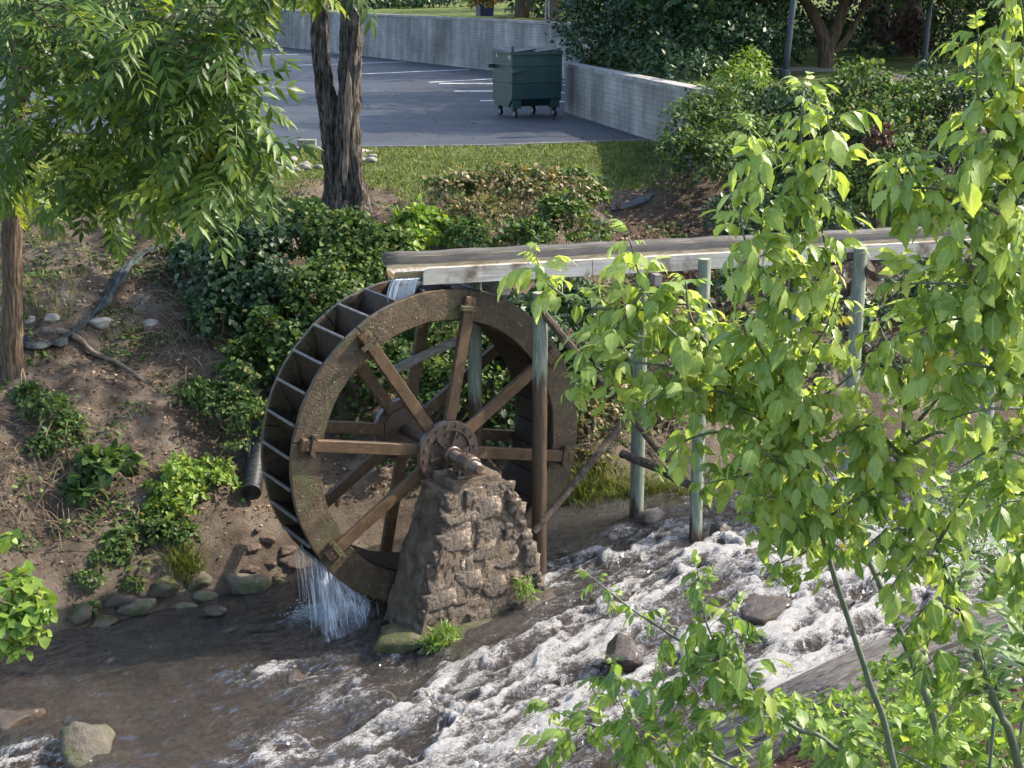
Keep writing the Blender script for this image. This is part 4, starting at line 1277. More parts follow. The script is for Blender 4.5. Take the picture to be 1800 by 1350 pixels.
for sx in (-1, 1):
    MB().box((sx * (DW / 2 - .02), -DD / 2 + .005, z1_ - .4), (.05, .07, 1.1 if sx < 0 else .9)).obj('corner_post', M['dumpster'], dump, bevel=.004)
    lid = MB()
    x0, x1 = (-DW / 2 + .01, -.008) if sx < 0 else (.008, DW / 2 - .01)
    xm = (x0 + x1) / 2
    lid.add([(x0, -DD / 2, z1_ + .02), (xm, -DD / 2, z1_ + .05), (x1, -DD / 2, z1_ + (.09 if sx < 0 else .10)), (x0, DD / 2, z1_ + .06), (xm, DD / 2, z1_ + .09), (x1, DD / 2, z1_ + .08),
             (x0, -DD / 2, z1_), (xm, -DD / 2, z1_ + .02), (x1, -DD / 2, z1_ + (.06 if sx < 0 else .07)), (x0, DD / 2, z1_ + .03), (xm, DD / 2, z1_ + .06), (x1, DD / 2, z1_ + .05)],
            [(0, 1, 4, 3), (1, 2, 5, 4), (6, 9, 10, 7), (7, 10, 11, 8), (0, 6, 7, 1), (1, 7, 8, 2), (2, 8, 11, 5), (0, 3, 9, 6)])
    lid.obj('lid', M['blackplastic'], dump)
MB().prism([(-DW / 2 - .02, 1.10), (-DW / 2 + .34, 1.10), (-DW / 2 + .12, 1.03), (-DW / 2 - .02, 1.02)], -DD / 2 - .12, -DD / 2 - .01, 'y').obj('fork_pocket', M['dumpster'], dump, bevel=.004)
MB().box((-DW / 2 - .09, DD / 2 - .12, 1.14), (.16, .10, .09)).obj('fork_pocket', M['dumpster'], dump, bevel=.004)
MB().box((-DW / 2 - .004, -.42, 1.36), (.006, .06, .09)).obj('sticker', M['conduit'], dump)
MB().box((-DW / 2 - .004, .30, 1.38), (.006, .05, .08)).obj('sticker', M['conduit'], dump)
for sx in (-1, 1):
    MB().box((sx * (DW / 2 - .14), -DD / 2 + .12, .31), (.22, .20, .2)).obj('skid', M['dumpster'], dump, bevel=.004)
for (cx_, cy_) in ((-.5, -.42), (.5, -.42), (-.5, .42), (.35, .42)):
    m = MB().box((cx_, cy_, .19), (.09, .12, .09))
    ca = m.obj('caster', M['blackplastic'], dump)
    w = MB().tube([(cx_ - .03, cy_ - .03, .088), (cx_ + .03, cy_ - .03, .088)], .085, 16)
    w.obj('wheel', M['rubber'], ca)
    MB().tube([(cx_ - .034, cy_ - .03, .088), (cx_ + .034, cy_ - .03, .088)], .045, 12).obj('rim', M['steel'], ca)

# ================================================================== lamp posts, pole, planter
def lamp(px, py, y, h, tilt, label):
    b_ = P(px, py, y=y)
    r_ = empty('lamp_post', b_, 0, label, 'lamp post', 'dark lamp posts by the path')
    MB().tube([(0, 0, -.4), (tilt * .1, 0, .5), (tilt, 0, h)], [.075, .07, .055], 12).obj('pole', M['lamp'], r_, True)
    MB().tube([(0, 0, -.05), (0, 0, .18), (0, 0, .22)], [.13, .13, .08], 12).obj('base', M['lamp'], r_)
    MB().tube([(tilt, 0, h), (tilt, 0, h + .1), (tilt, 0, h + .45), (tilt, 0, h + .55)], [.06, .16, .2, .05], 12).obj('lantern', M['lamp'], r_)
lamp(1379, 140, 31.5, 4.2, .30, 'dark blue lamp post standing behind the tall sapling top')
lamp(1622, 132, 34, 4.2, .12, 'dark thin lamp post farther right among shaded trees')
b_ = P(966, 40, y=51)
r_ = empty('utility_pole', (b_[0], b_[1], 5.8), 0, 'brown wooden utility pole with pale conduit above the wall', 'pole')
MB().tube([(.15, 0, 0), (.15, 0, 9)], [.20, .16], 14).obj('pole', M['pole'], r_, True)
MB().tube([(-.12, -.1, 0), (-.12, -.1, 7)], .035, 8).obj('conduit', M['conduit'], r_, True)
MB().tube([(-.02, -.15, 0), (-.02, -.15, 7)], .03, 8).obj('conduit', M['conduit'], r_, True)
b_ = P(852, 27, y=56.5)
r_ = empty('planter', b_, R(20), 'square dark blue planter on the terrace above the wall', 'planter')
MB().box((0, 0, .22), (.5, .5, .5), taper=1.15).obj('pot', M['bluepot'], r_, bevel=.01)
pl = P(852, 10, y=56.5)
bush('rounded russet and yellow mum plant in the blue planter', [(pl[0] - .15, pl[1], pl[2] + .12, .42, .4, .42), (pl[0] + .25, pl[1], pl[2] + .15, .36, .4, .36)], 1500, .10, 'mum', 'flower', 'mum_plant', T_WIDE, stems=0, above=False)

# ================================================================== things on the far bank
# black corrugated drain pipe
a_, c_e = G(458, 770) + np.array([0, 0, .04]), G(444, 885) + np.array([0, -.05, .17])
root = empty('drain_pipe', c_e, 0, 'black corrugated plastic drain pipe sticking out of the bank beside the wheel', 'pipe')
ax = (c_e - a_); ln = np.linalg.norm(ax); ax /= ln
far = a_ - ax * 0.25
pts, rad = [], []
nn_ = 64
for i in range(nn_):
    pts.append(far + (c_e - far) * i / (nn_ - 1) - c_e)
    rad.append(.106 + .020 * (1 if i % 4 in (1, 2) else 0))
MB().tube(pts, rad, 20, caps=False).obj('pipe_wall', M['pipe'], root, True)
MB().tube(pts, [.102] * nn_, 20, caps=False).obj('pipe_lining', M['pipe'], root, True)
MB().tube([ax * -.03, ax * .012, ax * .012, ax * -.03], [.126, .126, .10, .10], 20, caps=False).obj('pipe_rim', M['pipe'], root)
# silt fabric lying down the slope
path = [(42, 603), (60, 614), (100, 612), (130, 588), (165, 560), (195, 520), (215, 488), (240, 462), (270, 446), (290, 440)]
pp = [G(*q) + np.array([0, 0, .03]) for q in path]
pp = smooth_path(pp, 6)
V, F = [], []
nb = 9
for i, p in enumerate(pp):
    t = np.array(pp[min(i + 1, len(pp) - 1)]) - np.array(pp[max(i - 1, 0)])
    t = t / np.linalg.norm(t)
    side = np.cross(t, [0, 0, 1]); side /= np.linalg.norm(side)
    wdt = .05 + .025 * math.sin(i * .23) + .03 * random.random()
    for k in range(nb):
        s = (k / (nb - 1) - .5) * 2
        q = p + side * s * wdt + np.array([0, 0, .05 * (1 - s * s) + .03 * math.sin(k * 2.2 + i * .9) + .03 * random.random()])
        V.append(q)
for i in range(len(pp) - 1):
    for k in range(nb - 1): F.append((i * nb + k, i * nb + k + 1, (i + 1) * nb + k + 1, (i + 1) * nb + k))
V = np.array(V)
bs_ = V.mean(0)
o = MB().add(V - bs_, F).obj('silt_fabric', M['fabric'], None, True)
o.location = bs_
tag(o, 'long crumpled dark grey silt fabric strip trailing down the bare bank', 'fabric')
# exposed root
pp = smooth_path([G(75, 585) + [0, 0, .02], G(110, 590) + [0, 0, .05], G(140, 605) + [0, 0, .07], G(165, 628) + [0, 0, .06], G(205, 645) + [0, 0, .06], G(240, 665) + [0, 0, .04], G(272, 690)], 6)
o = MB().tube([p - pp[0] for p in pp], [.05 - .035 * i / len(pp) + .012 * random.random() for i in range(len(pp))], 8, wob=.2).obj('exposed_root', M['root'], None, True)
o.location = pp[0]
tag(o, 'bare brown tree root running down the dirt bank', 'root')
# dark mat on the mulch slope
q = [G(1070, 362), G(1120, 352), G(1150, 345), G(1140, 357), G(1095, 373), G(1075, 374)]
m = MB().add([p + [0, 0, .05] for p in q] + [p + [0, 0, .0] for p in q], [tuple(range(6))] + [(i, (i + 1) % 6, 6 + (i + 1) % 6, 6 + i) for i in range(6)])
o = m.obj('landscape_mat', M['blackplastic'], None)
tag(o, 'flat dark mat lying on the mulch slope below the lawn', 'mat')

def rock(px, py, size, mat, label, seed, rz=0, z=None, y=None, cat='rock', name='boulder', group=None, sink=.25, amp=.28, sub=3):
    p = G(px, py) if (z is None and y is None) else P(px, py, y=y, z=z)
    o = link(name, rock_mesh(name, size, seed, sub, amp), M[mat])
    o.location = Vector((p[0], p[1], p[2] + size[2] * (1 - sink) - size[2] * .5))
    o.rotation_euler = (R(random.uniform(-8, 8)), R(random.uniform(-8, 8)), R(rz))
    return tag(o, label, cat, group)
BG = 'boulders lining the left bank'
rock(430, 1035, (.33, .20, .17), 'boulder', 'broad flat grey boulder at the waterline nearest the wheel spill', 1, 5, group=BG)
rock(350, 1028, (.20, .16, .15), 'boulder', 'rounded grey boulder beside the broad flat one at the waterline', 2, 20, group=BG)
rock(360, 1050, (.17, .10, .09), 'boulder', 'low tan stone in front of the rounded boulder', 3, 10, group=BG)
rock(283, 1040, (.21, .17, .15), 'mossy', 'green mossy boulder with leaves above at the waterline', 4, -10, group=BG)
rock(240, 1075, (.25, .16, .13), 'boulder', 'long sloping grey boulder dipping into the water', 5, 24, group=BG)
rock(180, 1100, (.20, .15, .12), 'mossy', 'small mossy boulder low at the left waterline', 6, 10, group=BG)
rock(200, 1062, (.24, .14, .11), 'mossy', 'flat mossy boulder behind the sloping grey one', 7, 0, group=BG)
rock(325, 1069, (.15, .09, .06), 'boulder', 'thin flat stone at the water edge below the mossy boulder', 8, 5, group=BG)
rock(376, 1077, (.14, .09, .07), 'wetrock', 'small wet stone sitting alone in the shallow pool', 9, 0, z=.04, group=BG)
rock(155, 1035, (.13, .12, .12), 'boulder', 'dark angular stone behind the mossy boulders', 10, 30, group=BG)
rock(140, 1082, (.20, .14, .13), 'mossy', 'mossy stone half covered by clover leaves at far left', 11, 30, group=BG)
rock(495, 1035, (.14, .10, .11), 'mossy', 'squarish dark mossy stone right beside the wheel spill', 12, 0, group=BG)
RG = 'reddish stones heaped beside the wheel'
for i, (px, py, s) in enumerate([(470, 948, .10), (498, 968, .13), (446, 962, .09), (508, 990, .14), (474, 992, .08), (438, 1000, .11), (488, 1012, .08), (452, 932, .06)]):
    rock(px, py, (s * 1.2, s * .9, s * .6), 'redstone', ['uppermost small reddish stone under the drain pipe', 'reddish stone touching the wheel rim shadow', 'reddish stone left of the heap below the pipe', 'largest reddish stone beside the wheel', 'reddish stone in the middle of the heap', 'brown stone at the left foot of the heap', 'lowest small reddish stone by the spill', 'tiny reddish stone right under the pipe mouth'][i], 30 + i, i * 40, group=RG, amp=.5, sink=.5)
SG = 'pale stones under the silt fabric'
rock(178, 572, (.22, .13, .10), 'blockstone', 'large flat pale stone lying under the silt fabric', 41, 5, group=SG)
rock(262, 572, (.13, .10, .08), 'blockstone', 'pale stone at the right end of the stone row', 42, 0, group=SG)
rock(90, 562, (.12, .09, .07), 'blockstone', 'grey lump of stone beside the bare root', 43, 0, group=SG)
rock(55, 565, (.10, .08, .07), 'blockstone', 'pale stone right beside the brown tree trunk', 44, 0, group=SG)
rock(72, 542, (.05, .04, .04), 'blockstone', 'small pale pebble on the bare dirt by the trunk', 45, 0, group=SG, sub=2)
rock(300, 245 + 10, (.40, .14, .12), 'blockstone', 'long cut stone block at the edge of the parking lot', 46, 8, y=27.6, group=None, cat='stone block', name='stone_block')
WG = 'rocks breaking the surface of the stream'
WL = ['small wet rock just right of the post in the rapids', 'dark wet rock with water curling round it in midstream', 'mossy wet rock in the bottom left corner of the stream', 'wide flat brown rock awash in front of the pier', 'broad dark rock under white water at right', 'small brown rock awash left of midstream', 'orange brown rock just under the surface below the pier', 'brown rock cut by the left edge of the picture', 'brown stone at the foot of the bank post', 'tiny dark rock at the head of the left ripple', 'dark submerged rock upstream of the small rapids rock']
for i, (px, py, r_, hh) in enumerate(ROCKS_W):
    p = P(px, py, z=.2)
    zz_ = float(zw(p[0], p[1]))
    p = P(px, py, z=zz_)
    o = link('stream_rock', rock_mesh('stream_rock', (r_ * 1.05, r_ * .8, r_ * .7), 70 + i, 3, .25), M['boulder' if i == 2 else 'wetrock'])
    top = hh * (1.05 if hh > .12 else .8) + .02
    o.location = Vector((p[0], p[1] + r_ * .2, zz_ + top - r_ * .66))
    o.rotation_euler = (0, 0, i * .9)
    tag(o, WL[i], 'rock', WG)
# riprap, grate and kerb stones by the lot
for i in range(40):
    px, py = random.choice([(random.uniform(225, 330), random.uniform(258, 290)), (random.uniform(470, 565), random.uniform(278, 302)), (random.uniform(630, 655), random.uniform(265, 285))])
    s = random.uniform(.07, .15)
    rock(px, py, (s, s * .8, s * .5), 'blockstone', 'grey riprap stone at the edge of the parking lot', 200 + i, random.uniform(0, 180), name='riprap_stone', group='riprap stones by the lot edge', sub=2)
p = P(498, 272, y=27.6)
o = MB().box((0, 0, 0), (.55, .35, .04)).obj('drain_grate', M['iron_grate'], None, bevel=.005)
o.location = Vector((p[0], p[1], max(p[2], float(g(p[0], p[1])) + .05)))
tag(o, 'flat grey drain grate beside the double trunk at the lot edge', 'grate')
p = P(540, 262, y=27.9)
o = MB().box((0, 0, 0), (.34, .2, .22)).obj('stone_block', M['blockstone'], None, bevel=.01)
o.location = Vector((p[0], p[1], 4.15))
tag(o, 'pale squared stone just left of the double trunk', 'stone block')

# timber edging, mulch and pebbles on the near bank
ta, tb = np.array([-0.6, ynear(-0.6) - .08]), np.array([6.4, ynear(6.4) - .08])
tdir = (tb - ta) / np.linalg.norm(tb - ta)
tn = np.array([-tdir[1], tdir[0]])
root = empty('timber_edging', (ta[0], ta[1], 0), math.atan2(tdir[1], tdir[0]), 'wide silver grey timber edging along the near bank of the stream', 'timber')
L_ = np.linalg.norm(tb - ta)
def tz(s): 
    p = ta + tdir * s
    return 0.22 + float(zw(p[0], p[1])) 
for k, (w0, w1) in enumerate([(0.0, .15), (-.17, -.008), (-.34, -.178), (-.50, -.348)]):
    for (s0, s1) in [(0, 2.6 + .5 * (k % 2)), (2.61 + .5 * (k % 2), 5.2), (5.21, L_)]:
        V, F = [], []
        n = 12
        for i in range(n + 1):
            s = s0 + (s1 - s0) * i / n
            z = tz(s) + (.03 if k < 3 else -.01)
            for (w, dz) in ((w0, -.25), (w0, -.015), (w0 + .02, 0), ((w0 + w1) / 2, .008 * random.random()), (w1 - .02, 0), (w1, -.015), (w1, -.25)):
                V.append((s, w, z + dz + .004 * random.random()))
        for i in range(n):
            for j in range(6): F.append((i * 7 + j, i * 7 + j + 1, (i + 1) * 7 + j + 1, (i + 1) * 7 + j))
        F += [tuple(range(7)), tuple(n * 7 + j for j in range(7))]
        MB().add(V, F).obj('timber_plank', M['edging'], root)
PG = 'river pebbles piled behind the timber edging'
peb = [rock_mesh('pebble', (.055, .045, .035), 300 + i, 2, .12) for i in range(5)]
for me in peb: me.materials.append(M['pebble'])
for i in range(150):
    p = G(random.uniform(1690, 1800), random.uniform(1085, 1215))
    o = link('pebble', peb[i % 5])
    o.location = Vector((p[0], p[1], p[2] + random.uniform(.0, .07)))
    o.rotation_euler = (random.random(), random.random(), random.random() * 6)
    k = random.uniform(.7, 1.35)
    o.scale = (k, k, k)
    tag(o, 'rounded grey river pebble in the pile behind the timber edging', 'pebble', PG)

# ================================================================== trees
def trunk_mesh(path, rad, n=30, seed=0, ridge=0.10, fr=9.0, flare=None):
    path = smooth_path(path, 10)
    rad = np.interp(np.linspace(0, 1, len(path)), np.linspace(0, 1, len(rad)), rad)
    V, F = [], []
    A = np.linspace(0, 2 * math.pi, n, endpoint=False)
    for i, p in enumerate(path):
        t = np.array(path[min(i + 1, len(path) - 1)]) - np.array(path[max(i - 1, 0)])
        t = t / np.linalg.norm(t)
        u = np.cross([0, 1, 0], t); u /= np.linalg.norm(u)
        w = np.cross(t, u)
        q = xyz(np.cos(A) * fr * .35, np.sin(A) * fr * .35, p[2] * 2.2 + seed)
        rr = rad[i] * (1 + ridge * 2 * (np.abs(fbm(q, 3, seed) - .5) * 2 - .35))
        if flare:
            k = max(0.0, 1 - i / (len(path) * flare[0]))
            rr = rr * (1 + flare[1] * k * k * (0.7 + 0.6 * np.sin(A * 3 + seed) + .4 * np.sin(A * 5 + 2 * seed)))
        V.append(np.array(p) + rr[:, None] * (np.cos(A)[:, None] * u + np.sin(A)[:, None] * w))
    V = np.concatenate(V)
    m = len(path)
    for i in range(m - 1):
        for k in range(n): F.append((i * n + k, i * n + (k + 1) % n, (i + 1) * n + (k + 1) % n, (i + 1) * n + k))
    return V, F
# --- tree with two trunks on the lawn
tb_ = np.array([*P(607, 345, y=24.0)]); tb_[2] = float(g(tb_[0], tb_[1])) - .05
dt = empty('double_trunk_tree', tb_, 0, 'furrowed dark tree with two trunks and a pale bare scar on the lawn', 'tree')
def rel(px, py, y): return P(px, py, y=y) - tb_
V, F = trunk_mesh([(0.06, 0, -.1), (.06, 0, .5), rel(609, 230, 24), rel(614, 150, 24.05), rel(618, 60, 24.1), rel(622, -60, 24.2), rel(630, -260, 24.4)], [.30, .27, .21, .185, .175, .17, .12], 72, 3, .30, 22, (.22, 1.0))
tk = MB().add(V, F).obj('trunk', M['bark'], dt, True)
V, F = trunk_mesh([(-.14, .04, -.1), (-.13, .05, .5), rel(584, 230, 24.1), rel(571, 150, 24.15), rel(562, 80, 24.2), rel(560, -60, 24.4), rel(540, -250, 24.8)], [.24, .21, .185, .155, .14, .13, .10], 72, 5, .30, 22, (.2, .9))
MB().add(V, F).obj('trunk', M['bark'], dt, True)
# bare wood scar strip on the camera side of the right trunk
V, F = [], []
for i, (px, py, w) in enumerate([(612, 120, .5), (613, 140, 5), (612, 170, 7), (612, 200, 8), (610, 230, 6), (609, 260, 5), (607, 290, 6), (606, 320, 4), (606, 330, .5)]):
    for s in (-1, 0, 1):
        V.append(P(px + s * w, py, y=24 - .145 - (0.035 if s == 0 else 0) - max(0, (py - 170)) * .0007) - tb_)
    if i:
        b0 = (i - 1) * 3
        F += [(b0, b0 + 1, b0 + 4, b0 + 3), (b0 + 1, b0 + 2, b0 + 5, b0 + 4)]
MB().add(V, F).obj('bare_scar', M['scar'], dt, True)
for (x, y, a) in ((.45, -.2, -.3), (-.42, -.1, 3.5), (.1, -.5, -1.4), (.7, .1, .1)):
    q = smooth_path([(0.15 * math.cos(a), .15 * math.sin(a), .22), (.4 * math.cos(a), .4 * math.sin(a), .05), (.85 * math.cos(a), .85 * math.sin(a), -.08)], 5)
    MB().tube(q, np.linspace(.13, .03, len(q)).tolist(), 8, wob=.15).obj('root', M['bark'], dt, True)
fol_obj('crown', [(tb_[0] - .5, tb_[1] + 1, 10.8, 3.2, 3, 2.2), (tb_[0] + 1.5, tb_[1], 11.5, 2.6, 2.6, 2.2), (tb_[0], tb_[1] - .5, 13, 2.6, 2.6, 2), (tb_[0] + 4.2, tb_[1] - 1.6, 10.4, 2.4, 2.2, 1.3), (tb_[0] + 6.4, tb_[1] - 2.4, 10.6, 2.2, 2.0, 1.3)], 6500, .27, 'walnut', dt, T_OVAL, .3, .7, tb_)  # last two lumps stretch the crown, above the view, to shade the bank

# --- pinnate leaf (frond) variants
def frond_mesh(i):
    rs = np.random.default_rng(500 + i)
    npair = 5 + i % 3
    V, F = [], []
    def leaflet(p, d, nrm, L, w):
        y = unit(d); x = unit(np.cross(y, nrm)); z = np.cross(x, y)
        b0 = len(V)
        for (a, b2, c) in ((0, 0, 0), (w, .35, .03), (0, .5, 0), (-w, .35, .03), (w * .55, .72, -.01), (-w * .55, .72, -.01), (0, 1, -.12)):
            V.append(p + (x * a + y * b2 + z * c) * L)
        F.extend([(b0, b0 + 1, b0 + 2), (b0 + 1, b0 + 4, b0 + 2), (b0 + 4, b0 + 6, b0 + 2), (b0, b0 + 2, b0 + 3), (b0 + 3, b0 + 2, b0 + 5), (b0 + 5, b0 + 2, b0 + 6)])
    dr = .22 + .25 * rs.random()
    def rp(t): return np.array([.05 * math.sin(t * 3 + i), t, -dr * t * t])
    for k in range(npair):
        t = .18 + .74 * k / (npair - 1)
        tan = unit(rp(t + .02) - rp(t))
        for s in (-1, 1):
            d_ = unit(tan * (.55 + .3 * t) + np.array([s * .95, 0, -.12 - .22 * rs.random()]) + rs.normal(size=3) * .07)
            leaflet(rp(t), d_, np.array([s * .25, .1, 1.0]) + rs.normal(size=3) * .12, .30 * (1.05 - .35 * abs(t - .5)) * rs.uniform(.9, 1.15), .15)
    leaflet(rp(.95), unit(rp(1) - rp(.9)), np.array([0, .2, 1.0]), .28, .15)
    pth = [rp(t) for t in np.linspace(0, 1, 6)]
    b0 = len(V)
    for j, p in enumerate(pth):
        V.append(p + np.array([.006, 0, 0])); V.append(p - np.array([.006, 0, 0]))
    for j in range(5):
        a = b0 + 2 * j
        F += [(a, a + 1, a + 3), (a, a + 3, a + 2)]
    return np.array(V), np.array(F)
FR = [frond_mesh(i) for i in range(6)]
FR_ME = []
for V, F in FR:
    me = mesh_from('frond', V, F)
    me.materials.append(M['walnut'])
    FR_ME.append(me)
def orient(d, nrm):
    y = unit(np.asarray(d, float)); x = unit(np.cross(y, nrm)); z = np.cross(x, y)
    return Matrix(((x[0], y[0], z[0]), (x[1], y[1], z[1]), (x[2], y[2], z[2])))
# --- left tree with long pinnate leaves
lb = P(28, 695, y=18.4); lb[2] = float(g(lb[0], lb[1])) - .05
lt = empty('pinnate_leaf_tree', lb, 0, 'slim brown tree on the left bank with drooping pinnate leaves', 'tree')
def lr(px, py, y): return P(px, py, y=y) - lb
V, F = trunk_mesh([(0, 0, -.15), (0.0, 0, .4), lr(22, 560, 18.4), lr(22, 400, 18.35), lr(26, 250, 18.3), lr(36, 80, 18.2), lr(50, -120, 18.0), lr(80, -420, 17.6)], [.145, .135, .13, .125, .12, .11, .09, .04], 60, 11, .16, 26, (.08, .45))
MB().add(V, F).obj('trunk', M['bark2'], lt, True)
BR = [[lr(30, 190, 18.2), lr(120, 30, 16.2), lr(230, 10, 14.8), lr(330, 60, 13.6), lr(400, 130, 13.0)],
      [lr(34, 100, 18.2), lr(200, -80, 16.0), lr(400, -90, 14.8), lr(560, -60, 14.2), lr(640, -10, 13.9)],
      [lr(26, 270, 18.3), lr(90, 200, 16.5), lr(200, 180, 14.8), lr(260, 210, 14.0), lr(310, 260, 13.6)],
      [lr(24, 330, 18.3), lr(60, 250, 17.0), lr(110, 260, 15.6), lr(170, 310, 15.0)],
      [lr(40, 40, 18.2), lr(60, -30, 15.5), lr(40, 0, 13.8), lr(20, 120, 13.0)]]
BRP = []
for b in BR:
    q = smooth_path(b, 7)
    MB().tube(q, np.linspace(.07, .012, len(q)).tolist(), 8, wob=.1).obj('branch', M['bark2'], lt, True)
    BRP += q[5:]
BRP = np.array(BRP)
cl = []
def region(n, x0, x1, y0, y1, d0, d1):
    for _ in range(n): cl.append((random.uniform(x0, x1), random.uniform(y0, y1), random.uniform(d0, d1)))
region(26, -20, 280, -60, 60, 12.6, 16)
region(18, 240, 430, -60, 50, 12.6, 15)
region(12, 450, 585, -110, -45, 13, 15)
region(13, -10, 260, 60, 130, 12.6, 16)
region(13, 260, 405, 60, 140, 12.6, 14.6)
region(10, -10, 60, 150, 330, 13.5, 16.5)
region(11, 130, 300, 140, 200, 12.8, 15)
region(15, 320, 415, 140, 250, 12.8, 14)
region(8, 345, 400, 240, 330, 12.8, 13.6)
region(12, 110, 240, 255, 355, 13.6, 15.4)
region(6, 230, 320, 255, 300, 13.2, 14.5)
fr_list = []
tw = MB()
for (px, py, dd) in cl:
    e = P(px, py, y=dd) - lb
    dist = np.linalg.norm(BRP - e, axis=1) + np.where(BRP[:, 2] < e[2] - .1, .6, 0)
    s = BRP[int(np.argmin(dist))]
    mid = (s + e) / 2 + np.array([0, 0, .12]) + rng.normal(size=3) * .05
    q = smooth_path([s, mid, e], 4)
    tw.tube(q, np.linspace(.011, .004, len(q)).tolist(), 5)
    out = unit(e - s + 1e-3)
    for k in range(4):
        a = rng.normal(size=3) * .55
        d_ = unit(out * .45 + a + np.array([.10, -.45, -.12]))
        p = e - (e - s) * (.12 * k) + rng.normal(size=3) * .03
        fr_list.append((p, d_, unit(np.array([.1, -.55, 1.0]) + rng.normal(size=3) * .28), random.uniform(.46, .72)))
tag(tw.obj('twigs', M['bark2'], lt, True), kind='stuff')
random.shuffle(fr_list)
for i, (p, d_, nn, s) in enumerate(fr_list[:300]):
    o = link('pinnate_leaf', FR_ME[i % 6], None, lt)
    o.matrix_local = Matrix.Translation(Vector(p)) @ (orient(d_, nn) * s).to_4x4()
VV, FF, TT, b0 = [], [], [], 0
for i, (p, d_, nn, s) in enumerate(fr_list[300:]):
    V, F = FR[i % 6]
    R3 = np.array(orient(d_, nn)) * s
    VV.append(V @ R3.T + p); FF.append(F + b0); TT.append(np.full(len(V), random.random())); b0 += len(V)
# upper crown above the view
for i in range(160):
    p = np.array([random.gauss(-.5, 1.8), random.gauss(-1.5, 2.0), random.uniform(6.2, 9.5)])
    V, F = FR[i % 6]
    R3 = np.array(orient(unit(rng.normal(size=3) + np.array([0, 0, -.5])), unit(np.array([0, 0, 1.0]) + rng.normal(size=3) * .3))) * random.uniform(.5, .8)
    VV.append(V @ R3.T + p); FF.append(F + b0); TT.append(np.full(len(V), random.random())); b0 += len(V)
cr = link('crown', mesh_from('crown', np.concatenate(VV), np.concatenate(FF), False, {'tint': np.concatenate(TT)}), M['walnut'], lt)
tag(cr, kind='stuff')

# --- shaded maple by the path and other background trees
def tree(label, base, trunks, lumps, n, size, mat, tmpl, bark='bark2', name='broadleaf_tree', group=None, shell=.35, droop=.6):
    base = np.array(base, float)
    r_ = empty(name, base, 0, label, 'tree', group)
    for pts, rad in trunks:
        V, F = trunk_mesh([np.array(p, float) for p in pts], rad, 16, 7, .10, 8, (.1, .5))
        MB().add(V, F).obj('trunk', M[bark], r_, True)
    fol_obj('crown', lumps, n, size, mat, r_, tmpl, shell, droop, base)
    return r_
mb = P(1452, 138, y=34.5)
tree('spreading maple with forked orange brown trunk beside the dirt path', mb,
     [([(0, 0, -.4), (-.05, 0, .7), (-.35, 0, 1.4), (-.9, 0, 2.2), (-1.6, 0, 3.5)], [.24, .17, .13, .10, .05]), ([(0, 0, -.4), (0.03, 0, .6), (.2, 0, 1.2), (.4, 0, 2.2), (.6, .3, 4)], [.2, .16, .14, .1, .05]), ([(0.05, 0, .5), (.4, -.1, .9), (.7, -.2, 1.5), (1.2, -.4, 2.6)], [.10, .08, .06, .03])],
     [(mb[0] - 2.9, mb[1] - .6, 7.2, 1.9, 1.6, 1.2), (mb[0] - .6, mb[1] - 1.2, 7.3, 1.9, 1.5, .95), (mb[0] + 1.6, mb[1] - .8, 7.25, 1.8, 1.5, 1.0), (mb[0] + 3.4, mb[1], 7.2, 1.9, 1.6, 1.2), (mb[0] - 1.0, mb[1] + 1, 9.8, 3.4, 2.8, 1.8), (mb[0] + .4, mb[1] + 1, 11.8, 3.2, 2.8, 2.0)], 20000, .19, 'maple', T_PALM)
def bgtree(label, px, py, y, h, w, n, mat='dark', size=.3):
    b_ = P(px, py, y=y)
    z0 = 5.2
    tree(label, (b_[0], b_[1], z0), [([(0, 0, -.3), (.1, 0, h * .3), (0, .1, h * .75)], [.35, .28, .1])],
         [(b_[0], b_[1], z0 + h * .28, w, w, h * .30), (b_[0] + w * .3, b_[1], z0 + h * .55, w * .95, w * .9, h * .28), (b_[0] - w * .35, b_[1] + .3, z0 + h * .78, w * .8, w * .8, h * .25)], n, size, mat, T_OVAL, group='trees of the shaded wood behind the terrace')
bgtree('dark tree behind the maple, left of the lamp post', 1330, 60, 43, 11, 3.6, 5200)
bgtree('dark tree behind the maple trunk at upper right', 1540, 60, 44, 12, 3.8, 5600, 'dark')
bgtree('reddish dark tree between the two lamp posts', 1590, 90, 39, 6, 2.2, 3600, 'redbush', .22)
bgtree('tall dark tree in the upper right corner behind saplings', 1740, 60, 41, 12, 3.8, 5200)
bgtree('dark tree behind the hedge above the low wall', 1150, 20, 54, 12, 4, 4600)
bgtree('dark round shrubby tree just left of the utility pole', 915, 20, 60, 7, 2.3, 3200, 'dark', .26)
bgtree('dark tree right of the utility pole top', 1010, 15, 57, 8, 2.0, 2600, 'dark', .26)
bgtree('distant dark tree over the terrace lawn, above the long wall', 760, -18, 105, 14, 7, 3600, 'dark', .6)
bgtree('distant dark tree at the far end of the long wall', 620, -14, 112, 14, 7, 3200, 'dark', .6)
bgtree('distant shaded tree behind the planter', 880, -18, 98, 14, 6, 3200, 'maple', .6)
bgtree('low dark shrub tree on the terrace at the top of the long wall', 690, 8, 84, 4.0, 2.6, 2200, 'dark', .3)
bgtree('unseen tall dark tree added behind the hedge to shade the terrace lawn', 1090, 20, 63, 14, 4.6, 3600, 'dark', .4)  # hidden by the hedge, added to darken the terrace lawn
bgtree('unseen tall dark tree added far behind the hedge to shade the terrace lawn', 1150, 15, 74, 15, 5.5, 3600, 'dark', .45)  # also out of sight, added for its shade on the lawn
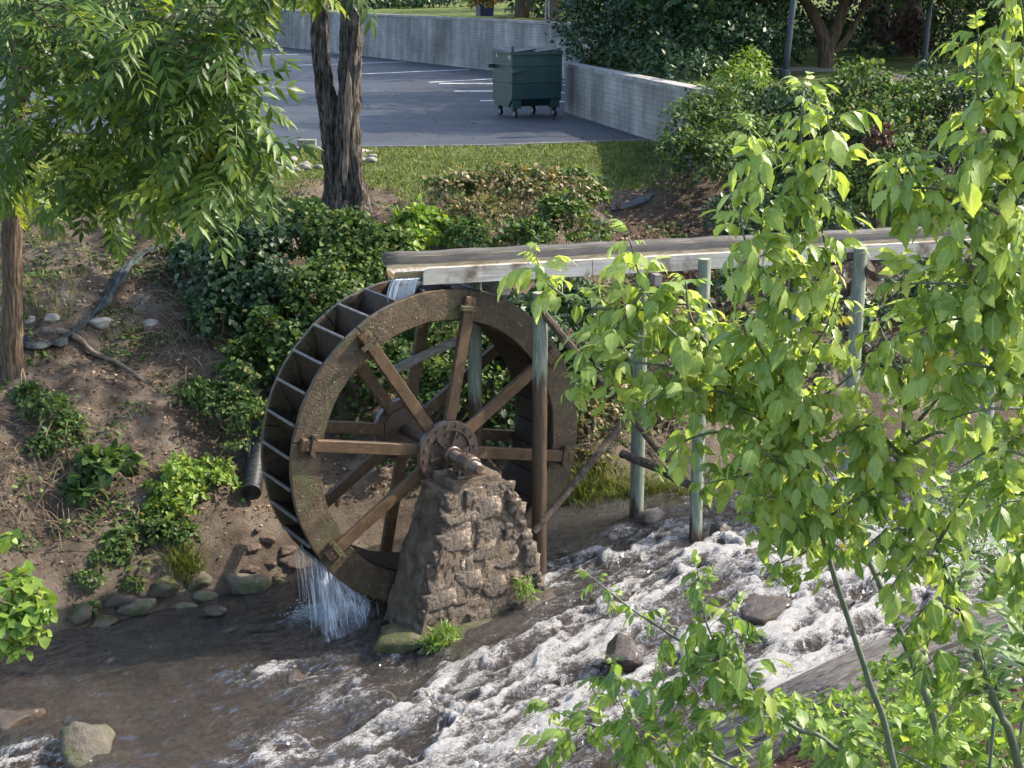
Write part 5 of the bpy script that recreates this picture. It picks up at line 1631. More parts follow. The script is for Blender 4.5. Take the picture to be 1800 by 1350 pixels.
# trees out of view to the right that keep the lot in shade
tree('tall tree right of the view shading the parking lot', (15.5, 36, 5.2), [([(0, 0, -.3), (.2, 0, 5), (0, .3, 9)], [.4, .3, .1])], [(15, 36, 10.5, 3.6, 3.6, 3), (16, 37, 14, 3.4, 3.4, 3), (14.5, 38, 12, 3, 3, 2.6)], 3000, .5, 'maple', T_OVAL, group='trees of the shaded wood behind the terrace')
tree('second tall tree right of the view shading the far wall', (14, 46, 5.2), [([(0, 0, -.3), (.2, 0, 5), (0, .3, 9)], [.4, .3, .1])], [(13.5, 46, 10.5, 4, 4, 3), (14, 47, 14.5, 3.8, 3.8, 3), (11, 49, 12, 3.4, 3.4, 3)], 3200, .5, 'maple', T_OVAL, group='trees of the shaded wood behind the terrace')

# ================================================================== hedges and shrubs
bush('clipped dark green hedge mound overhanging the low retaining wall', lumps_px([(1045, 95, 36.7, .6, .8, .8), (1110, 118, 34.4, .75, .8, .8), (1170, 135, 32.0, .7, .7, .7), (1225, 142, 29.8, .55, .6, .55), (1035, 40, 38, .8, 1, 1.0), (1075, 62, 38, 1.15, 1.4, 1.25), (1140, 70, 36.5, 1.3, 1.5, 1.35), (1215, 85, 34.5, 1.3, 1.5, 1.3), (1285, 100, 32.5, 1.0, 1.3, 1.05), (1100, 15, 38.5, 1.3, 1.5, 1.0), (1190, 20, 36.5, 1.5, 1.5, 1.1), (1270, 40, 34.5, 1.3, 1.4, 1.1)]), 26000, .115, 'dark', 'hedge', 'hedge', T_OVAL, .7, .1, stems=6, above=False, holes=False)
bush('sunlit yellow green shrub just right of the hedge', lumps_px([(1318, 128, 31, .45, .5, .5), (1300, 150, 30, .5, .5, .4)]), 1600, .10, 'lime', 'shrub', 'shrub', stems=3, above=False)
SH = 'shrubs on the slope right of the lawn'
bush('leafy shrub at the open end of the low retaining wall', lumps_px([(1215, 235, 26.3, .55, .7, .55), (1260, 205, 26.8, .6, .7, .6), (1195, 275, 25.2, .4, .5, .45), (1245, 285, 25, .55, .6, .55), (1305, 260, 25.6, .6, .6, .6)]), 6800, .10, 'ivy', group=SH)
bush('broad shaded shrub behind the tall sapling top', lumps_px([(1330, 200, 28, .7, .8, .6), (1400, 230, 27, .8, .8, .8), (1340, 330, 24.6, .6, .6, .55), (1420, 330, 24.8, .8, .7, .7)]), 7000, .105, 'dark', group=SH)
bush('big dark leafy shrub between the saplings above the flume', lumps_px([(1510, 180, 27.5, .8, .8, .7), (1540, 260, 26, .9, .8, .8), (1480, 330, 25, .7, .7, .7), (1570, 350, 24.5, .9, .8, .7), (1600, 210, 27, .8, .8, .7)]), 10500, .11, 'ivy', group=SH)
bush('dark shrub with fine leaves by the second lamp post', lumps_px([(1650, 190, 28, .9, .8, .8), (1720, 220, 27, .9, .8, .9), (1690, 320, 25, .9, .8, .8), (1780, 330, 24.5, .8, .8, .9)]), 8000, .11, 'dark', group=SH)
bush('small dark red leaved shrub among the green slope shrubs', lumps_px([(1545, 245, 24.9, .22, .25, .2), (1560, 320, 24.0, .2, .2, .15)]), 420, .10, 'redbush', stems=2)
DBK = 'dense dark shrubs in the shade behind the slope'
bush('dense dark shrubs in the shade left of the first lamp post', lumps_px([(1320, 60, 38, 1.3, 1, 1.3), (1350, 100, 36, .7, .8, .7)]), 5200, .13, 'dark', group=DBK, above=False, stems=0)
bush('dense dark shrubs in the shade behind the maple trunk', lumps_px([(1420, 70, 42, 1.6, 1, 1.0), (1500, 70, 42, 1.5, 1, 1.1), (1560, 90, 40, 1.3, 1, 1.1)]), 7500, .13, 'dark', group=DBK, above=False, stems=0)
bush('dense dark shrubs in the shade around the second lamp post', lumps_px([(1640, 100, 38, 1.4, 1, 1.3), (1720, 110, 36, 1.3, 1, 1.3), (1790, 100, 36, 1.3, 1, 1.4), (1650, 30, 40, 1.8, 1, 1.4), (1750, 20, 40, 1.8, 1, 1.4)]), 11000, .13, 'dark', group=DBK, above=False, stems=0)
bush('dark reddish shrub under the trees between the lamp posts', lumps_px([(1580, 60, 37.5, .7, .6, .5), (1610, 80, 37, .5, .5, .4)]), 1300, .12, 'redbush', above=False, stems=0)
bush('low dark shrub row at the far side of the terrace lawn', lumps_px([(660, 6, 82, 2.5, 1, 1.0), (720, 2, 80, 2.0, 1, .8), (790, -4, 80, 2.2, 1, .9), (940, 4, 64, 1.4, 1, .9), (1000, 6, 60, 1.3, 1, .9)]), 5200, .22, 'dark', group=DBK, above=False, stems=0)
BK = 'vines and shrubs along the far bank'
bush('bright ivy mound in front of the double trunk tree', lumps_px([(600, 425, 21.2, .6, .5, .40), (660, 440, 21, .45, .45, .38), (550, 395, 21.8, .42, .45, .28), (630, 480, 20.6, .55, .45, .40), (530, 372, 22.4, .28, .3, .16)]), 12500, .072, 'ivy', group=BK, tmpl=T_WIDE, smat='drytwig', shell=.6)
bush('dark vine mass left of the ivy mound', lumps_px([(430, 430, 21, .65, .6, .35), (400, 490, 20.4, .6, .6, .5), (470, 520, 20.2, .6, .55, .5), (380, 570, 19.8, .45, .45, .4), (350, 450, 21.2, .4, .4, .25)]), 9500, .082, 'dark', group=BK, tmpl=T_WIDE, smat='drytwig')
bush('tangled vines just left of the wheel top', lumps_px([(560, 520, 19.9, .55, .5, .5), (500, 590, 19.3, .55, .5, .45), (600, 570, 19.4, .5, .5, .5), (450, 640, 18.9, .5, .45, .35), (545, 640, 18.9, .4, .4, .4)]), 10500, .072, 'ivy', group=BK, tmpl=T_WIDE, smat='drytwig')
bush('low leafy patch between the bare bank and the wheel', lumps_px([(400, 700, 18.4, .45, .4, .22), (450, 735, 18.0, .35, .35, .2), (350, 690, 18.6, .3, .3, .15), (430, 770, 17.7, .22, .25, .14)]), 2900, .07, 'ivy', group=BK, smat='drytwig')
bush('vines seen through the upper spokes of the wheel', lumps_px([(700, 570, 19.6, .6, .5, .6), (780, 600, 19.3, .6, .5, .55), (860, 640, 19.2, .6, .5, .55), (700, 660, 18.8, .5, .4, .45), (800, 690, 18.6, .6, .4, .45)]), 10500, .072, 'ivy', group=BK, tmpl=T_WIDE, smat='drytwig')
bush('dark vines behind the right side of the wheel', lumps_px([(930, 600, 19.8, .6, .5, .6), (1000, 560, 20.3, .6, .5, .6), (960, 720, 18.9, .5, .4, .5), (1050, 640, 19.8, .6, .5, .55), (880, 770, 18.4, .45, .3, .35)]), 8200, .08, 'dark', group=BK, tmpl=T_WIDE, smat='drytwig')
bush('dying brown tangle under the flume beside the wheel', lumps_px([(1040, 750, 18.9, .45, .4, .4), (1090, 700, 19.5, .5, .4, .45), (1150, 740, 19.6, .45, .4, .4), (1020, 820, 18.5, .35, .3, .25)]), 2600, .085, 'drybush', group=BK, smat='drytwig', stems=14)
bush('bright yellow green vine clump above the flume mouth', lumps_px([(735, 395, 22, .35, .4, .26), (715, 430, 21.6, .35, .35, .25), (775, 410, 21.8, .25, .3, .2)]), 1900, .10, 'lime', group=BK, tmpl=T_WIDE, stems=4)
bush('dying brown and green vine heap at the edge of the lawn', lumps_px([(810, 335, 23.0, .55, .5, .30), (890, 330, 23.0, .6, .5, .34), (960, 335, 22.9, .5, .5, .34), (1015, 350, 22.7, .35, .4, .32), (850, 375, 22.3, .6, .5, .25)]), 5200, .085, 'drybush', group=BK, smat='drytwig', stems=26)
bush('green vine crest on top of the dying heap', lumps_px([(790, 318, 23.3, .35, .3, .14), (860, 312, 23.4, .4, .3, .14), (930, 308, 23.4, .4, .3, .16), (1010, 318, 23.2, .35, .3, .18), (1045, 345, 22.8, .2, .25, .16)]), 2900, .075, 'ivy', group=BK, tmpl=T_WIDE, stems=0)
bush('leafy green shrubs just above the flume trough', lumps_px([(830, 415, 21.4, .35, .35, .24), (990, 390, 22.0, .45, .4, .36), (1040, 405, 21.8, .35, .35, .30), (930, 410, 21.6, .4, .35, .2)]), 4400, .075, 'ivy', group=BK, tmpl=T_WIDE, smat='drytwig')
bush('dark shrub on the mulch slope behind the flume', lumps_px([(1270, 380, 23.2, .25, .3, .3), (1290, 420, 22.4, .3, .3, .3), (1350, 400, 22.8, .5, .4, .45), (1450, 400, 23, .6, .5, .5)]), 3000, .10, 'dark', group=BK)
bush('dark shrubs under the upstream end of the flume', lumps_px([(1290, 520, 20.9, .5, .5, .5), (1360, 560, 20.9, .6, .5, .5), (1290, 640, 20.2, .5, .4, .4), (1480, 560, 21.6, .7, .5, .6), (1620, 540, 22.2, .8, .6, .6), (1760, 540, 22.8, .8, .6, .6), (1400, 660, 20.8, .6, .4, .4), (1560, 680, 21.4, .7, .4, .5), (1700, 700, 22, .8, .5, .5)]), 8500, .10, 'dark', group=BK)
bush('dark shrubs on the upstream bank beyond the last flume post', [(8.5, 22.6, 1.9, 1.0, .8, .8), (10.2, 23.5, 2.3, 1.2, .9, .9), (7.2, 23.2, 2.6, .9, .8, .7), (9.0, 25.2, 3.6, 1.3, 1.0, .8), (11.5, 25.5, 3.4, 1.3, 1.0, .9)], 6000, .11, 'ivy', group=BK)
LB = 'clumps of plants low on the left bank'
def lumps_g(items):
    out = []
    for (a, b, y, rx, ry, rz) in items:
        c = G(a, b)
        out.append((c[0], c[1], c[2] + .35 * rz, rx, ry, rz))
    return out
bush('green clump at the foot of the brown tree trunk', lumps_g([(85, 730, 18.0, .30, .3, .2), (110, 770, 17.7, .28, .3, .2), (50, 700, 18.2, .2, .2, .14), (75, 790, 17.5, .18, .2, .14)]), 1900, .075, 'ivy', group=LB, smat='drytwig')
bush('broad leaved plant in the middle of the left bank', lumps_g([(175, 830, 17.3, .26, .25, .18), (205, 815, 17.4, .2, .2, .14), (150, 870, 17.0, .18, .2, .12)]), 420, .15, 'ivy', group=LB, tmpl=T_WIDE, stems=5)
bush('bright yellow green shrub left of the drain pipe', lumps_g([(300, 850, 17.1, .36, .3, .24), (370, 855, 17.0, .32, .3, .24), (340, 890, 16.8, .3, .25, .2), (400, 875, 16.85, .2, .2, .2), (290, 900, 16.8, .22, .25, .16)]), 3200, .085, 'lime', group=LB, stems=8)
bush('dark green clump below the yellow green shrub', lumps_g([(270, 940, 16.6, .26, .22, .18), (320, 950, 16.6, .2, .2, .16), (220, 960, 16.4, .24, .2, .15), (240, 990, 16.3, .2, .15, .12)]), 1700, .085, 'ivy', group=LB)
bush('small clover patch over the mossy boulders', lumps_g([(150, 1025, 16.1, .22, .15, .10), (180, 990, 16.3, .2, .15, .1), (230, 1030, 16.3, .15, .12, .08), (150, 1075, 15.8, .14, .12, .1)]), 1000, .06, 'ivy', group=LB, stems=0)
bush('sparse weeds on the lower left slope', lumps_g([(60, 860, 17, .3, .3, .12), (130, 930, 16.5, .3, .25, .1), (40, 960, 16.3, .2, .2, .1), (200, 900, 16.8, .25, .2, .1)]), 500, .07, 'ivy', group=LB, stems=0)
bush('leafy weeds scattered at mid slope below the silt fabric', lumps_g([(230, 720, 18.2, .25, .25, .07), (280, 600, 19.2, .2, .25, .1), (290, 660, 18.8, .2, .2, .08), (200, 760, 17.8, .2, .2, .07)]), 420, .06, 'ivy', group=LB, stems=0)
bush('green sprig at the top end of the silt fabric', lumps_g([(310, 450, 20.8, .18, .2, .12), (230, 430, 21.3, .12, .15, .08)]), 320, .08, 'ivy', group=LB, stems=2)
bush('sunlit lime green branch of leaves at the left edge over the water', lumps_px([(20, 1040, 14.6, .30, .25, .22), (60, 1075, 14.4, .26, .2, .12), (10, 1100, 14.3, .25, .2, .2), (75, 1110, 14.3, .18, .15, .07), (30, 1140, 14.2, .2, .15, .06), (5, 950, 15, .1, .12, .06)]), 620, .125, 'lime', group=None, tmpl=T_WIDE, shell=.3, droop=.7, stems=0, above=False)
q = smooth_path([P(-120, 1000, y=15.0), P(-20, 1050, y=14.7), P(40, 1075, y=14.4), P(85, 1100, y=14.3)], 6)
tag(MB().tube(q, np.linspace(.02, .004, len(q)).tolist(), 7).obj('leafy_branch', M['twig'], None, True), 'thin brown branch carrying the lime green leaves at the left edge', 'branch')
# little plants on the pier
pr = Matrix.Rotation(WA, 4, 'Z')
def pl_loc(e, a, z): return np.array([HUB[0] + ew[0] * e - nw[0] * a, HUB[1] + ew[1] * e - nw[1] * a, z])
q = pl_loc(.45, 1.0, .56)
bush('bright green weed growing low on the front of the pier', [(*q, .11, .10, .14), (*(q + [.04, 0, -.08]), .12, .1, .1)], 260, .07, 'lime', 'weed', 'weed', T_NARROW, .2, stems=0, above=False)
q = pl_loc(-.62, 1.12, .30)
bush('yellow green grassy moss tuft at the pier foot', [(*q, .16, .12, .12), (*(q + [-.12, -.06, -.06]), .14, .1, .08)], 420, .09, 'lime', 'weed', 'weed', T_NARROW, .2, .2, stems=0, above=False)

# ================================================================== grass, litter, dry stems
def blades(name, pts, h, mat, parent=None, w=.006, lean=.5, label=None, cat=None):
    n = len(pts)
    a = rng.random(n) * 6.28
    hh = h * (.5 + rng.random(n))
    dx = np.stack([np.cos(a), np.sin(a), np.zeros(n)], 1)
    side = np.stack([-np.sin(a), np.cos(a), np.zeros(n)], 1) * w
    up = np.array([0, 0, 1.0])
    p0, p1 = pts - side, pts + side
    md = pts + dx * (hh * lean * .35)[:, None] + up * (hh * .6)[:, None]
    tp = pts + dx * (hh * lean)[:, None] + up * (hh * .92)[:, None]
    V = np.stack([p0, p1, md + side * .7, md - side * .7, tp], 1).reshape(-1, 3)
    F = np.array([(0, 1, 2), (0, 2, 3), (3, 2, 4)])[None] + (np.arange(n) * 5)[:, None, None]
    o = link(name, mesh_from(name, V, F.reshape(-1, 3), False, {'tint': np.repeat(rng.random(n), 5)}), M[mat], parent)
    return tag(o, label, cat, kind='stuff')
n = 90000
x, y = rng.uniform(-12, 3.2, n), rng.uniform(21.5, 31.5, n)
d = y - yfar(x)
pr_ = np.where(x < -4, sstep(7.0, 8.8, d), sstep(5.6, 7.2, d)) * (y < lot_edge(x) - .12) * (np.hypot(x + 2.65, y - 24.1) > .9) * (fbm(xyz(x * 1.2, y * 1.2), 3, 91) > .3)
pr_ = pr_ * (1 - .9 * np.exp(-(((x - 2.6) / .8) ** 2 + ((y - 23.0) / 1.7) ** 2)))
k = rng.random(n) < pr_
x, y = x[k], y[k]
blades('lawn_grass', xyz(x, y, g(x, y) - .01), .055, 'grass', w=.010, label='short patchy lawn grass between the bank and the parking lot', cat='grass')
n = 5000
x, y = rng.uniform(-8, -4, n), rng.uniform(19.5, 25, n)
k = fbm(xyz(x * 1.6, y * 1.6), 3, 95) > .52
x, y = x[k], y[k]
blades('bank_grass', xyz(x, y, g(x, y) - .01), .13, 'grass', w=.008, label='thin tufts of grass on the upper left bank', cat='grass')
for i, (px, py, s, lab) in enumerate([(1060, 862, .34, 'green grass tuft on the bank right of the wheel foot'), (1135, 872, .24, 'green grass tuft beside the bank post foot'), (1020, 880, .25, 'grass tuft at the waterline below the long brace'), (328, 1003, .16, 'small grass tuft above the rounded boulder'), (1185, 880, .2, 'grass tuft hanging over the water right of the bank post')]):
    c = G(px, py)
    q = c + rng.normal(size=(520, 3)) * np.array([s * .6, s * .45, 0])
    q[:, 2] = g(q[:, 0], q[:, 1]) - .01
    o = blades('grass_tuft', q - c, .22, 'grass', w=.006, lean=.9)
    o.location = Vector(c)
    tag(o, lab, 'grass tuft', 'grass tufts at the waterline')
def litter(name, label, n, x0, x1, y0, y1, prob, size, mat='litter'):
    x, y = rng.uniform(x0, x1, n), rng.uniform(y0, y1, n)
    k = rng.random(n) < prob(x, y)
    x, y = x[k], y[k]
    n = len(x)
    p = xyz(x, y, g(x, y) + .012 + rng.random(n) * .02)
    dirs = unit(np.stack([rng.normal(size=n), rng.normal(size=n), rng.normal(size=n) * .25], 1))
    nn = unit(np.array([0, -.25, 1.0]) + rng.normal(size=(n, 3)) * .35)
    V, F, t = scatter(p, dirs, nn, size * (.5 + rng.random(n)), T_OVAL)
    o = link(name, mesh_from(name, V, F, False, {'tint': t}), M[mat])
    return tag(o, label, 'leaf litter', kind='stuff')
litter('leaf_litter', 'dead brown leaves strewn over the far bank', 55000, -9, 4.5, 15.2, 25, lambda x, y: sstep(.4, .8, y - yfar(x)) * (1 - .85 * sstep(6, 8, y - yfar(x))) * (fbm(xyz(x * .9, y * .9), 3, 99) * 1.5 - .2), .05)
litter('mulch_litter', 'pale dry leaves on the mulch slope below the lawn', 5200, 1.6, 4.2, 20.5, 25, lambda x, y: np.exp(-(((x - 2.7) / .8) ** 2 + ((y - 22.6) / 1.7) ** 2)), .07)
litter('mulch_chips', 'dark wood chips on the near bank mulch bed', 6000, -.5, 6, 7, 13.5, lambda x, y: 1.0 * (ynear(x) - y > .75), .05)
litter('bank_weeds', 'small green weeds and creepers spread over the far bank', 60000, -9, 4.5, 15.4, 24.5, lambda x, y: sstep(.3, .7, y - yfar(x)) * (1 - .6 * sstep(5.5, 7, y - yfar(x))) * sstep(.49, .60, fbm(xyz(x * 1.5, y * 1.5), 4, 123)), .07, 'ivy')
x, y = rng.uniform(-12, 2.2, 420), rng.uniform(29, 46, 420)
k = y > lot_edge(x) + .2
x, y = x[k], y[k]
V, F, t = scatter(xyz(x, y, LOTZ + .01), unit(rng.normal(size=(len(x), 3)) * np.array([1, 1, .1])), unit(np.array([0, 0, 1.0]) + rng.normal(size=(len(x), 3)) * .2), .05 + .06 * rng.random(len(x)), T_OVAL)
tag(link('fallen_leaves', mesh_from('fallen_leaves', V, F, False, {'tint': t}), M['litter']), 'pale fallen leaves dotted over the parking lot asphalt', 'fallen leaves', kind='stuff')
n = 900
q = [G(random.uniform(0, 420), random.uniform(460, 860)) for _ in range(90)]
m = MB()
def stems_at(cs, n, L, r, up=.4):
    for i in range(n):
        c = cs[i % len(cs)] + rng.normal(size=3) * np.array([.18, .15, 0])
        c[2] = float(g(c[0], c[1]))
        a = random.uniform(0, 6.28)
        l = L * random.uniform(.4, 1.2)
        d_ = np.array([math.cos(a), math.sin(a) * .7, 0])
        e = c + d_ * l
        e[2] = float(g(e[0], e[1])) + .02
        md = (c + e) / 2; md[2] += l * up * random.uniform(.2, 1)
        m.tube(smooth_path([c, md, e], 4), r * random.uniform(.5, 1.2), 4, caps=False)
stems_at([G(random.uniform(0, 210), random.uniform(760, 960)) for _ in range(40)], 190, .5, .0045)
stems_at([G(random.uniform(290, 400), random.uniform(480, 690)) for _ in range(30)], 170, .5, .005)
stems_at([G(random.uniform(770, 1040), random.uniform(345, 430)) for _ in range(30)], 160, .5, .006)
stems_at([G(random.uniform(60, 420), random.uniform(560, 850)) for _ in range(40)], 90, .4, .005, .1)
stems_at([G(random.uniform(1000, 1180), random.uniform(640, 830)) for _ in range(30)], 170, .5, .006)
tag(m.obj('dry_stems', M['drytwig'], None, True), 'tangle of thin dry stems and twigs over the far bank', 'dry stems', kind='stuff')

# ================================================================== foreground box elder saplings
def elder_leaf(i):
    rs = np.random.default_rng(800 + i)
    V, F = [], []
    MID = {}
    prof = [(0, 0), (.12, .13), (.205, .34), (.175, .52), (.205, .60), (.085, .82), (0, 1)]
    def leaflet(p, d, nrm, L, wk):
        y = unit(d); x = unit(np.cross(y, nrm)); z = np.cross(x, y)
        cur = rs.uniform(.10, .62)
        tw_ = rs.uniform(-.12, .12)
        fold = rs.uniform(.02, .45)
        b0 = len(V)
        for (w, t) in prof[1:-1]:
            dz = -cur * t * t
            V.append(p + (x * w * wk + y * t * (1 - .12 * cur) + z * (dz + fold * w + tw_ * w)) * L)
            MID[len(V)] = 1.0
            V.append(p + (y * t * (1 - .12 * cur) + z * (dz)) * L)
            V.append(p + (-x * w * wk + y * t * (1 - .12 * cur) + z * (dz + fold * w - tw_ * w)) * L)
        s = len(V); MID[s] = 1.0; MID[s + 1] = 1.0; V.append(p); V.append(p + (y * (1 - .12 * cur) - z * cur) * L)
        F.extend([(s, b0, b0 + 1), (s, b0 + 1, b0 + 2)])
        for k in range(4):
            a = b0 + 3 * k
            F.extend([(a, a + 3, a + 4), (a, a + 4, a + 1), (a + 1, a + 4, a + 5), (a + 1, a + 5, a + 2)])
        a = b0 + 12
        F.extend([(a, s + 1, a + 1), (a + 1, s + 1, a + 2)])
    npair = 1 if i % 4 == 0 else 2
    def rp(t): return np.array([0, t * .62, .10 * math.sin(t * 2.2) - .22 * t * t])
    for k in range(npair):
        t = .62 if npair == 1 else (.45 + .30 * k)
        for s in (-1, 1):
            d_ = unit(np.array([s * .85, .55 + .25 * k, -.85 - .55 * rs.random()]) + rs.normal(size=3) * .12)
            leaflet(rp(t), d_, np.array([s * .35, .35, 1.0]) + rs.normal(size=3) * .2, rs.uniform(.40, .52), rs.uniform(.95, 1.25))
    leaflet(rp(1.0), unit(np.array([rs.normal() * .15, .6, -1.0])), np.array([0, .6, 1.0]) + rs.normal(size=3) * .15, rs.uniform(.50, .60), rs.uniform(1.05, 1.4))
    b0 = len(V)
    for j in range(5):
        p = rp(j / 4)
        V.append(p + np.array([.009, 0, 0])); V.append(p - np.array([.009, 0, 0])); V.append(p + np.array([0, 0, -.012]))
    for j in range(4):
        a = b0 + 3 * j
        for k in range(3): F.extend([(a + k, a + (k + 1) % 3, a + 3 + (k + 1) % 3), (a + k, a + 3 + (k + 1) % 3, a + 3 + k)])
    return np.array(V), np.array(F), np.array([MID.get(i_, 0.0) for i_ in range(len(V))])
EL = [elder_leaf(i) for i in range(8)]
def el_meshes(mat):
    out = []
    for V, F, md_ in EL:
        me = mesh_from('leaf', V, F, True, {'mid': md_})
        me.materials.append(M[mat])
        out.append(me)
    return out
EL_HI, EL_LO = el_meshes('elder'), el_meshes('elder_low')
def sapling(label, stem, shoots, rstem, step=.06, size=(.118, .178), low=1000, leafy=.55, group='box elder saplings in front of the stream', cap=300):
    pts = [P(a, b, y=y) for a, b, y in stem]
    p0 = pts[0].copy()
    dn_ = unit(pts[0] - pts[1])
    gz = float(g(p0[0], p0[1])) - .05
    k_ = (p0[2] - gz)
    off = dn_[:2] / max(-dn_[2], .55) * k_ * .45
    foot = np.array([p0[0] + off[0], p0[1] + off[1], gz])
    mid = p0 + dn_ * k_ * .3
    mid = (mid * .6 + ((foot + p0) / 2) * .4)
    pts = [foot, mid] + pts
    base = foot
    root = empty('sapling', base, 0, label, 'sapling', group)
    q = smooth_path(pts, 8)
    MB().tube([p - base for p in q], np.linspace(rstem, rstem * .22, len(q)).tolist(), 9, wob=.06).obj('stem', M['stem'], root, True)
    paths = [(q, leafy)]
    m = MB()
    for sh in shoots:
        sp = [P(a, b, y=y) for a, b, y in sh]
        # start each shoot on the nearest point of the stem or an earlier shoot
        pool = np.array([p for pa, _ in paths for p in pa])
        j = int(np.argmin(np.linalg.norm(pool - sp[0], axis=1)))
        sq = smooth_path([pool[j]] + sp[1:], 7)
        MB().tube([p - base for p in sq], np.linspace(rstem * .36, rstem * .13, len(sq)).tolist(), 6).obj('shoot', M['stem'], root, True)
        paths.append((sq, .12))
    leaves = []
    for pa, f0 in paths:
        pa = np.array(pa)
        seg = np.linalg.norm(np.diff(pa, axis=0), axis=1)
        cum = np.concatenate([[0], np.cumsum(seg)])
        s = cum[-1] * f0 + random.random() * step
        k = 0
        while s < cum[-1] + 1e-6:
            p = np.array([np.interp(s, cum, pa[:, c]) for c in range(3)])
            i = min(np.searchsorted(cum, s), len(pa) - 1)
            t = unit(pa[i] - pa[i - 1])
            ref = np.array([1.0, 0, 0]) if k % 2 == 0 else np.array([0, 1.0, 0])
            sd = unit(np.cross(t, ref) + rng.normal(size=3) * .25)
            for sg in (-1, 1):
                d_ = unit(sd * sg + t * .35 + np.array([0, 0, .18]) + rng.normal(size=3) * .22)
                young = .62 if s > cum[-1] * .93 else 1.0
                leaves.append((p - base, d_, random.uniform(*size) * young * random.choice([.7, .85, 1, 1, 1.1]), p))
            s += step * random.uniform(.75, 1.3)
            k += 1
        for _ in range(2):
            leaves.append((pa[-1] - base, unit(unit(pa[-1] - pa[-2]) + rng.normal(size=3) * .3), random.uniform(*size) * .55, pa[-1]))
    random.shuffle(leaves)
    for i, (p, d_, s, w) in enumerate(leaves[:cap]):
        py = proj(w)[1]
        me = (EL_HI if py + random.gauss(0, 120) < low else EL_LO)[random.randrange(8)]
        o = link('leaf', me, None, root)
        o.matrix_local = Matrix.Translation(Vector(p)) @ (orient(d_, unit(np.array([0, 0, 1.0]) + rng.normal(size=3) * .22)) * s).to_4x4()
    if len(leaves) > cap:
        VV, FF, TT, b0 = [], [], [], 0
        MM = []
        for i, (p, d_, s, w) in enumerate(leaves[cap:]):
            V, F, md_ = EL[i % 8]
            MM.append(md_)
            VV.append(V @ (np.array(orient(d_, np.array([0, .1, 1.0]))) * s).T + p); FF.append(F + b0); TT.append(np.full(len(V), random.random())); b0 += len(V)
        tag(link('more_leaves', mesh_from('more_leaves', np.concatenate(VV), np.concatenate(FF), True, {'tint': np.concatenate(TT), 'mid': np.concatenate(MM)}), M['elder'], root), kind='stuff')
    return len(leaves)
c1 = sapling('tall slender sapling rising to a bushy lime green top in front of the flume',
    [(1570, 1340, 5.0), (1525, 1190, 4.95), (1440, 920, 4.85), (1390, 620, 4.75), (1398, 430, 4.7), (1412, 160, 4.7)],
    [[(1398, 430, 4.7), (1340, 330, 4.65), (1318, 230, 4.6)], [(1400, 400, 4.7), (1455, 300, 4.7), (1455, 190, 4.7)], [(1395, 520, 4.7), (1320, 450, 4.6), (1300, 370, 4.6)], [(1395, 560, 4.7), (1450, 470, 4.7), (1440, 380, 4.7)],
     [(1390, 640, 4.75), (1450, 580, 4.7), (1470, 520, 4.65)], [(1390, 680, 4.75), (1340, 620, 4.7), (1310, 540, 4.7)], [(1400, 730, 4.8), (1470, 680, 4.75), (1520, 640, 4.7)], [(1410, 800, 4.8), (1490, 760, 4.8), (1540, 720, 4.8)],
     [(1425, 860, 4.8), (1350, 800, 4.7), (1300, 760, 4.7)], [(1440, 920, 4.85), (1510, 870, 4.8), (1550, 820, 4.8)], [(1440, 925, 4.85), (1380, 880, 4.8), (1330, 870, 4.8)]], .017, .031, leafy=.76)
c2 = sapling('sapling whose long branches reach left across the flume posts',
    [(1660, 1340, 5.4), (1590, 1130, 5.3), (1500, 930, 5.2), (1420, 790, 5.1), (1330, 700, 5.0)],
    [[(1330, 700, 5.0), (1200, 650, 4.95), (1090, 640, 4.9), (1015, 680, 4.9)], [(1340, 705, 5.0), (1230, 600, 5.0), (1140, 520, 5.0), (1105, 415, 5.0)], [(1150, 560, 5.0), (1040, 540, 5.0), (965, 500, 5.0), (942, 452, 5.0)],
     [(1250, 640, 5.0), (1215, 560, 5.0), (1205, 495, 5.0)], [(1380, 740, 5.05), (1270, 690, 4.9), (1180, 690, 4.8), (1120, 720, 4.8)], [(1420, 790, 5.1), (1300, 760, 5.0), (1215, 770, 5.0), (1170, 810, 5.0)], [(1440, 820, 5.1), (1340, 830, 5.0), (1240, 850, 5.0)],
     [(1360, 720, 5.0), (1310, 610, 4.9), (1270, 580, 4.9)], [(1400, 770, 5.0), (1370, 680, 4.9), (1340, 600, 4.9)], [(1480, 900, 5.2), (1400, 900, 5.1), (1330, 930, 5.0)], [(1500, 930, 5.2), (1440, 960, 5.1), (1370, 990, 5.0)], [(1120, 520, 5.0), (1070, 600, 4.95), (1040, 640, 4.9)], [(1300, 680, 5.0), (1200, 600, 4.9), (1160, 560, 4.9)], [(1420, 790, 5.1), (1380, 760, 4.9), (1300, 720, 4.85)], [(1460, 860, 5.15), (1400, 860, 5.0), (1340, 880, 4.95)]], .02, .034, leafy=.86)
